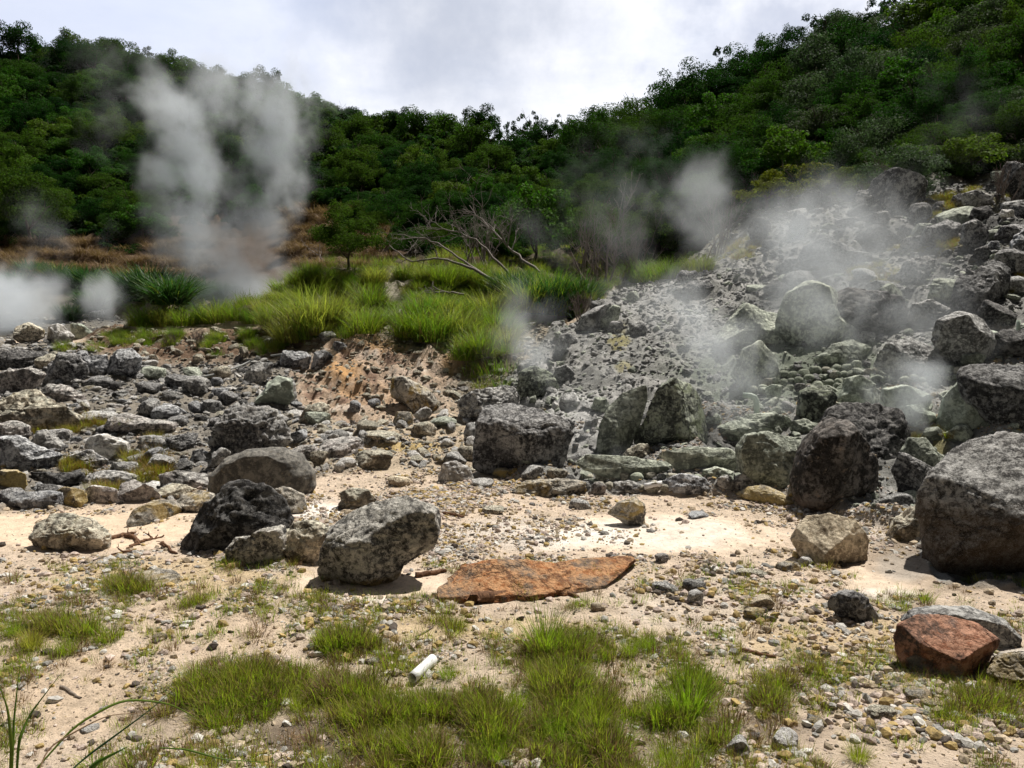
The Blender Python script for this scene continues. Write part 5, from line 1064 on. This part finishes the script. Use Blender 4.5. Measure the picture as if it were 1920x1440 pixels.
bare_bush('grey leafless bush at the top left of the boulder slope', 1345, 480, 100, 14)
bare_bush('leafless bush beside the silvery bush', 1630, 385, 90, 15)
bare_bush('dark leafless bramble above the top right boulders', 1880, 372, 70, 16)
bare_bush('dark leafless bramble at the top right edge', 1930, 372, 80, 17)
bare_bush('low leafless bush at the foot of the slope crest', 1090, 600, 60, 18)
bare_bush('low purple grey dead bush hanging on the brown bank', 370, 655, 40, 19, n=14)
bare_bush('small purple grey dead bush on the brown bank', 320, 650, 34, 20, n=12)
rg2 = np.random.default_rng(3)
p = cast(1150, 500); segs = []
branch(rg2, (0, 0, 0), (0.02, 0, 1), 170 / FPX * p[1] * .62, .07, 3, segs, .12, .3, (3, 5), .55, 1.0, .009)
V, F = tube_set(segs, 5); o = link('dead_tree', mesh_from('dead_tree', V, F, (WM['dead'],))); o.location = p; tag(o, 'standing dead tree with bleached crooked twigs behind the bare bushes', 'dead tree')
# driftwood and sticks on the sand
def stick(label, a, b, r, mat='stick', bend=.02, seed=0, group=None, name='stick', kids=0, lift=.5):
    rng = np.random.default_rng(seed); A_, B_ = cast(*a), cast(*b); n_ = 9; f = np.linspace(0, 1, n_)[:, None]; Q = A_ * (1 - f) + B_ * f; Q[:, 2] = np.maximum(Q[:, 2], gz(Q[:, 0], Q[:, 1])) + r * lift; Q += rng.normal(0, bend, Q.shape) * [1, .5, .3]
    segs = [(Q, r * np.linspace(1, .6, n_))]
    for k in range(kids):
        i = int(rng.integers(1, n_)); branch(rng, Q[i], rng.normal(0, 1, 3) * [1, .6, .3] + [0, 0, .3], r * 5, r * .6, 1, segs, .4, 0, (1, 3), .6, .9, r * .25)
    return wood(label, segs, mat, 'stick' if name == 'stick' else 'driftwood', name, 6, group)
stick('dark rotten root lying against the front of the orange red slab', (885, 1134), (975, 1112), .06, 'rot', .035, 1, name='driftwood', kids=0)
stick('weathered brown plank like log before the orange red slab', (970, 1112), (1045, 1104), .035, 'rot', .012, 2, name='driftwood', kids=0)
stick('forked end of driftwood pointing down right', (1040, 1098), (1085, 1126), .026, 'rot', .015, 3, name='driftwood', kids=0)
stick('piece of brown bark between the pitted boulder and the orange slab', (780, 1082), (835, 1072), .03, 'rot', .01, 4, name='driftwood')
stick('dark brown stick lying on the right sand', (1388, 1220), (1455, 1234), .017, 'rot', .006, 5)
stick('pale stick leaning at the rust red boulder', (1660, 1258), (1688, 1238), .012, 'stick', .003, 6)
stick('brown splintered stump on the sand behind the pitted boulder', (822, 962), (870, 970), .022, 'rot', .01, 7, name='driftwood', kids=3)
for k, (a, b, r) in enumerate([((205,1012),(250,1000),.03), ((235,1030),(285,1010),.018), ((215,1040),(262,1036),.016), ((258,1018),(312,1006),.014), ((300,1018),(330,1040),.02), ((240,1005),(262,1022),.025)]):
    stick('brown bark fragment in the litter pile beside the lone grey brown boulder', a, b, r, 'rot', .02, 20 + k, 'bark litter pile', 'driftwood', 1)
for k, (a, b, r) in enumerate([((370,1150),(405,1130),.006), ((520,1190),(600,1180),.004), ((1395,1185),(1440,1150),.004), ((780,1195),(815,1175),.008), ((1700,1150),(1790,1140),.006), ((115,1290),(150,1310),.014), ((480,1290),(470,1262),.008), ((1560,1180),(1600,1172),.005)]):
    stick(['thin twig in the left foreground gravel','long thin twig in the left foreground gravel','curved twig in the pebble band','pale twig above the white pipe','thin dark twig behind the rust red boulder','dark chunk of wood on orange sand at lower left','upright twig in the left foreground grass','thin twig right of the pebble band'][k], a, b, r, 'stick' if k % 2 else 'rot', .004, 40 + k)

# ---------------------------------------------------------------- pipes
def plain(name, c, rough=.5, dirt=(.3,.27,.22)):
    m, t, out = new_mat(name); P = t.node('ShaderNodeTexCoord').outputs['Object']; n_ = t.noise(P, 18, 6, .7)
    t.l.new(t.node('ShaderNodeBsdfPrincipled', {'Base Color': t.mix(t.maprange(n_, .5, .72, 0, .8), c, dirt), 'Roughness': rough}).outputs[0], out.inputs[0]); return m
PW, PG, PH = plain('white_plastic', (.78,.79,.80)), plain('green_filmed_plastic', (.42,.50,.42), .6, (.25,.3,.22)), plain('grey_hose_rubber', (.20,.21,.21), .6)
def pipe(label, pts, r, mat, name='pipe', wall=True, sides=20):
    Q = np.array(pts, float); V, F = tube_set([(Q, np.full(len(Q), r))], sides); n0 = len(V)
    if wall:
        V2, F2 = tube_set([(Q, np.full(len(Q), r * .86))], sides); V = np.concatenate([V, V2]); F = np.concatenate([F, F2[:, ::-1] + n0]); k = np.arange(sides); k2 = (k + 1) % sides; L_ = (len(Q) - 1) * sides
        F = np.concatenate([F, np.stack([k, k + n0, k2 + n0, k2], 1), np.stack([L_ + k, L_ + k2, L_ + k2 + n0, L_ + k + n0], 1)])
    V0 = V.mean(0) * [1, 1, 0] + [0, 0, V[:, 2].min()]; o = link(name, mesh_from(name, V - V0, F, (mat,))); o.location = V0; return tag(o, label, 'pipe' if name == 'pipe' else 'hose')
a, b = cast(773, 1283), cast(812, 1248); a[2] = float(gz(a[0], a[1])[0]) + .045; b[2] = float(gz(b[0], b[1])[0]) + .05
pipe('short white plastic pipe lying in the foreground grass', np.linspace(a, b, 6), .037, PW)
a = cast(1208, 922); b = cast(1242, 920); pipe('pale pipe between two rocks in front of the cobble wall', np.linspace(a + [0, 0, .07], b + [0, 0, .10], 5), .045, PW)
p = cast(1418, 776); Y = p[1]; el = [at(1393, 741, Y + .05), at(1408, 742, Y), at(1415, 745, Y), at(1418, 752, Y), at(1419, 765, Y), at(1419, 790, Y)]
pipe('greenish pipe elbow turned down among the steaming boulders', el, .048, PG)
p = cast(1905, 640); pipe('small green pipe stub standing by the black pitted boulder', [at(1909, 622, p[1]), at(1910, 600, p[1])], .035, PG)
hz_ = [(325,720),(350,722),(385,720),(410,714),(435,705),(455,697),(470,690)]
pipe('grey hose sagging across the left rock field', [cast(*q) + [0, 0, .16] for q in hz_], .024, PH, 'hose', False, 8)
pipe('grey hose end reaching the blue grey split boulder', [cast(508,683) + [0,0,.2], cast(540,679) + [0,0,.2]], .024, PH, 'hose', False, 8)
pipe('grey hose end at the left edge of the rock field', [cast(-10,690) + [0,0,.25], cast(12,688) + [0,0,.25], cast(24,689) + [0,0,.22]], .024, PH, 'hose', False, 8)

# ---------------------------------------------------------------- steam
def steam(label, blobs, dens, vox, nscale, warp, seed, thr=.44, cont=.16, albedo=1.0, aniso=.0):
    """blobs: (px, py, Y, r in px, strength); the density is baked into a voxel grid by geometry nodes"""
    pts = np.array([at(a, b, c_) for a, b, c_, *_ in blobs]); rad = np.array([b_[3] * 1.28 / FPX * b_[2] for b_ in blobs]); st = np.array([b_[4] for b_ in blobs])
    me = bpy.data.meshes.new('steam_plume'); org = pts.mean(0); lp = pts - org
    me.vertices.add(len(pts)); me.vertices.foreach_set('co', lp.astype(np.float32).ravel())
    for nm, ar in (('rad', rad), ('st', st)): a = me.attributes.new(nm, 'FLOAT', 'POINT'); a.data.foreach_set('value', ar.astype(np.float32))
    mg = 1.15; lo = (lp - rad[:, None] * mg).min(0) - warp * .3; hi = (lp + rad[:, None] * mg).max(0) + warp * .3
    ng = bpy.data.node_groups.new('steam_nodes', 'GeometryNodeTree')
    ng.interface.new_socket('Geometry', in_out='INPUT', socket_type='NodeSocketGeometry'); ng.interface.new_socket('Geometry', in_out='OUTPUT', socket_type='NodeSocketGeometry')
    t = NT(ng); N, L = ng.nodes, ng.links; gi, go = N.new('NodeGroupInput'), N.new('NodeGroupOutput')
    P = N.new('GeometryNodeInputPosition').outputs[0]
    Ps = t.vmath('ADD', P, (seed * 7.3, seed * 3.1, seed * 1.7))
    w1 = t.vmath('SUBTRACT', t.noise(Ps, nscale * .8, 4, .55, out=1), (.5, .5, .5)); Pw = t.vmath('ADD', P, t.vmath('SCALE', w1, scale=warp * 2.2))
    dens_total = None
    for k in range(len(blobs)):
        d = t.vmath('DISTANCE', Pw, tuple(float(x) for x in lp[k])); g = t.maprange(d, float(rad[k]) * 1.25, float(rad[k]) * .05, 0, float(st[k]), True)
        dens_total = g if dens_total is None else t.math('MAXIMUM', dens_total, g)
    w2 = t.vmath('SUBTRACT', t.noise(Ps, nscale * 3.2, 4, .6, out=1), (.5, .5, .5)); nb = t.noise(t.vmath('ADD', t.vmath('MULTIPLY', Ps, (1, 1, .72)), t.vmath('ADD', t.vmath('SCALE', w1, scale=warp * 1.6), t.vmath('SCALE', w2, scale=warp * .7))), nscale * 2.2, 9, .66)
    bil = t.maprange(t.math('ADD', nb, t.math('MULTIPLY', t.math('SUBTRACT', dens_total, .5), .34)), thr + .005, thr + cont * 1.0 + .02, 0, 1, True)
    D_ = t.math('MULTIPLY', t.math('MULTIPLY', dens_total, bil), dens * 1.7)
    vc = N.new('GeometryNodeVolumeCube'); L.new(D_, vc.inputs['Density']); vc.inputs['Background'].default_value = 0
    vc.inputs['Min'].default_value = tuple(lo); vc.inputs['Max'].default_value = tuple(hi)
    for nm, k in (('Resolution X', 0), ('Resolution Y', 1), ('Resolution Z', 2)): vc.inputs[nm].default_value = int(max(8, min(200, (hi - lo)[k] / vox)))
    m, t2, out = new_mat('steam'); pv = t2.node('ShaderNodeVolumePrincipled', {'Color': (albedo * .90, albedo * .95, albedo, 1), 'Density': 1.0, 'Anisotropy': aniso}); t2.l.new(pv.outputs[0], out.inputs['Volume'])
    sm = N.new('GeometryNodeSetMaterial'); sm.inputs['Material'].default_value = m
    L.new(vc.outputs[0], sm.inputs['Geometry']); L.new(sm.outputs[0], go.inputs[0]); me.materials.append(m)
    o = link('steam_plume', me); o.location = org; md = o.modifiers.new('steam', 'NODES'); md.node_group = ng
    return tag(o, label, 'steam', 'steam over the vents', 'stuff')
S = steam
S('tall twin column of white steam rising before the left hillside', [(500,570,34,46,1),(470,545,34,62,1),(400,560,34,60,.7),(430,500,34.5,70,1),(500,500,34.5,50,.9),(350,520,34,60,.5),(360,450,35,75,.9),(440,440,35,60,.8),(500,430,35,52,.9),(350,390,35.5,70,.8),(310,340,35.5,62,.8),(370,330,36,60,1),(345,270,36,62,.9),(330,200,36.5,80,.8),
   (400,170,36.5,80,.65),(290,190,36,60,.5),(520,370,35.5,52,.8),(540,320,36,56,.85),(510,270,36,58,1),(520,210,36.5,62,.95),(570,200,37,60,.6),(460,180,37,60,.7),(620,190,37,40,.3),(330,60,38,60,.2),(250,90,38,80,.22),(560,100,38,60,.3),(420,60,38,70,.2),(200,130,37,80,.25),(590,230,37,44,.5),(440,110,37,80,.35),(350,110,37,70,.32),(560,260,36,50,.6),(420,230,36.5,60,.55),(450,380,35,60,.5),(400,480,34.5,60,.7),(560,160,37,60,.5),(480,300,35.5,54,.5),(420,300,35.5,50,.45),(460,560,34,60,.9),(530,560,33.5,44,.9),(380,530,34,60,.5),(300,400,35.5,50,.4)], .46, .14, .38, 1.2, 1, .39, .22)
S('thin drifting steam above the left end of the forest', [(200,240,40,90,.4),(190,120,42,90,.32),(130,90,42,80,.25),(250,270,40,60,.3),(90,430,36,60,.6),(60,400,36,50,.3),(200,440,36,50,.5),(220,160,42,90,.3)], .16, .3, .3, 1.4, 2)
S('low white steam bank over the pond at the left edge', [(-10,560,29,75,1),(50,560,29,70,.9),(20,600,28,60,1),(90,590,28,50,.6),(190,560,28,48,.9),(210,590,28,44,.6),(180,610,27.5,40,.5),(60,520,30,50,.5),(230,560,30,40,.4)], .60, .12, .5, .6, 3, .42, .2)
S('steam drifting before the right hillside', [(1320,350,26,60,1),(1290,390,26,60,.8),(1360,400,26,60,.5),(1250,330,27,50,.3),(1180,270,30,60,.3),(1240,280,30,50,.25),(1340,460,23,60,.7),(1390,480,22,60,.6),(1330,420,25,60,.8),(1300,440,24,60,.5),(1230,400,26,60,.4)], .26, .12, .6, 1.1, 4, .38, .24)
S('faint steam high before the upper right trees', [(1800,200,24,90,.5),(1760,160,24,80,.4),(1850,260,24,80,.45),(1740,260,24,80,.3)], .09, .2, .4, 1.0, 5)
S('wide veil of steam along the top of the boulder slope', [(1450,440,20,70,.8),(1520,420,20.5,75,.9),(1600,410,21,70,.8),(1670,420,21,60,.5),(1400,470,19.5,60,.6),(1540,480,19,80,.9),(1480,520,18.5,70,.6),(1620,480,19.5,70,.7),(1700,500,18.5,60,.45),(1420,400,20.5,50,.5),(1780,520,18,55,.5),(1820,560,17,50,.3),(1570,380,22,60,.5),(1660,380,22,60,.4),(1480,480,19,70,.8),(1580,540,17.5,70,.6),(1740,440,20,60,.4),(1500,470,19.5,110,.8),(1620,500,18.8,110,.7),(1720,540,17.5,100,.5),(1480,440,20,80,.8),(1560,470,19,80,.8),(1640,450,20,70,.7),(1700,460,19.5,70,.6),(1780,470,18.5,60,.4),(1850,480,17,50,.25),(1450,560,17.5,60,.5),(1560,340,23,50,.3)], .34, .10, .6, 1.0, 6, .33, .26)
S('steam rolling over the domed boulder in the slope', [(1530,600,15.6,60,1),(1510,560,15.8,60,.8),(1570,560,16,60,.7),(1500,640,15.2,40,.7),(1560,520,16.4,60,.6),(1640,560,16,55,.5),(1680,620,15,60,.5),(1760,620,14.6,60,.7),(1820,620,14.6,50,.6),(1720,660,14.2,50,.5),(1460,620,15.8,50,.5),(1620,570,16,60,.7),(1700,590,15.4,60,.7),(1780,570,15.4,60,.6),(1600,620,15.2,50,.7),(1850,650,14,40,.4),(1660,690,13.8,50,.4)], .42, .08, .8, .8, 7, .34, .26)
S('bright steam column between the tall dark boulder and the pipe elbow', [(1370,770,12.9,48,1),(1360,720,13.2,50,1),(1340,660,13.6,52,1),(1310,600,14.2,56,.9),(1290,550,14.8,55,.8),(1400,690,13.6,50,.8),(1420,730,13.2,42,.6),(1350,800,12.8,36,.7),(1330,740,13.2,50,.8),(1250,590,15,50,.6),(1380,640,14.2,50,.7),(1460,730,13.4,44,.5),(1440,680,14,45,.6),(1280,640,14.4,40,.5)], .66, .07, .9, .6, 8, .36, .24)
S('white steam over the pale green rocks behind the black pair', [(1700,760,11.9,48,1),(1740,720,12.2,50,1),(1760,700,12.4,40,.8),(1680,720,12.3,42,.6),(1720,790,11.7,34,.7),(1640,740,12.2,44,.6),(1780,740,12,44,.7),(1700,700,12.6,50,.7),(1600,700,13,40,.4)], 1.0, .06, 1.0, .4, 9, .40, .22)
S('thin steam rising from the gully right of the grass', [(1000,680,16,40,1),(985,640,16.4,46,.9),(970,600,17,50,.8),(1030,650,16.5,45,.7),(1060,640,17,40,.4),(960,560,18,44,.5),(1010,590,17.5,44,.5),(1100,640,16.5,50,.35),(940,640,17,40,.5),(1040,700,15.5,40,.6)], .60, .08, .8, .5, 10, .39, .24)
S('faint steam in front of the leaning slab and the pale ash', [(1080,760,12.6,50,.5),(1130,700,13.5,60,.4),(1160,840,11.9,30,.6),(1100,800,12.2,44,.5),(1230,680,13.6,60,.3),(1200,600,15,80,.3),(1130,600,16,60,.3),(1250,740,13,50,.4),(1180,760,12.8,50,.4)], .45, .09, .7, .5, 11, .37, .26)
S('wisps of steam around the bare bushes', [(1160,450,22,70,.6),(1100,420,23,70,.5),(1040,450,22,60,.5),(1150,540,21,60,.6),(1220,560,20,55,.6),(1080,360,24,60,.35),(980,420,23,50,.35),(1130,300,26,80,.3),(1210,480,21,50,.5),(1180,380,25,70,.5),(1030,340,26,60,.3)], .24, .15, .45, .7, 12, .40, .24)
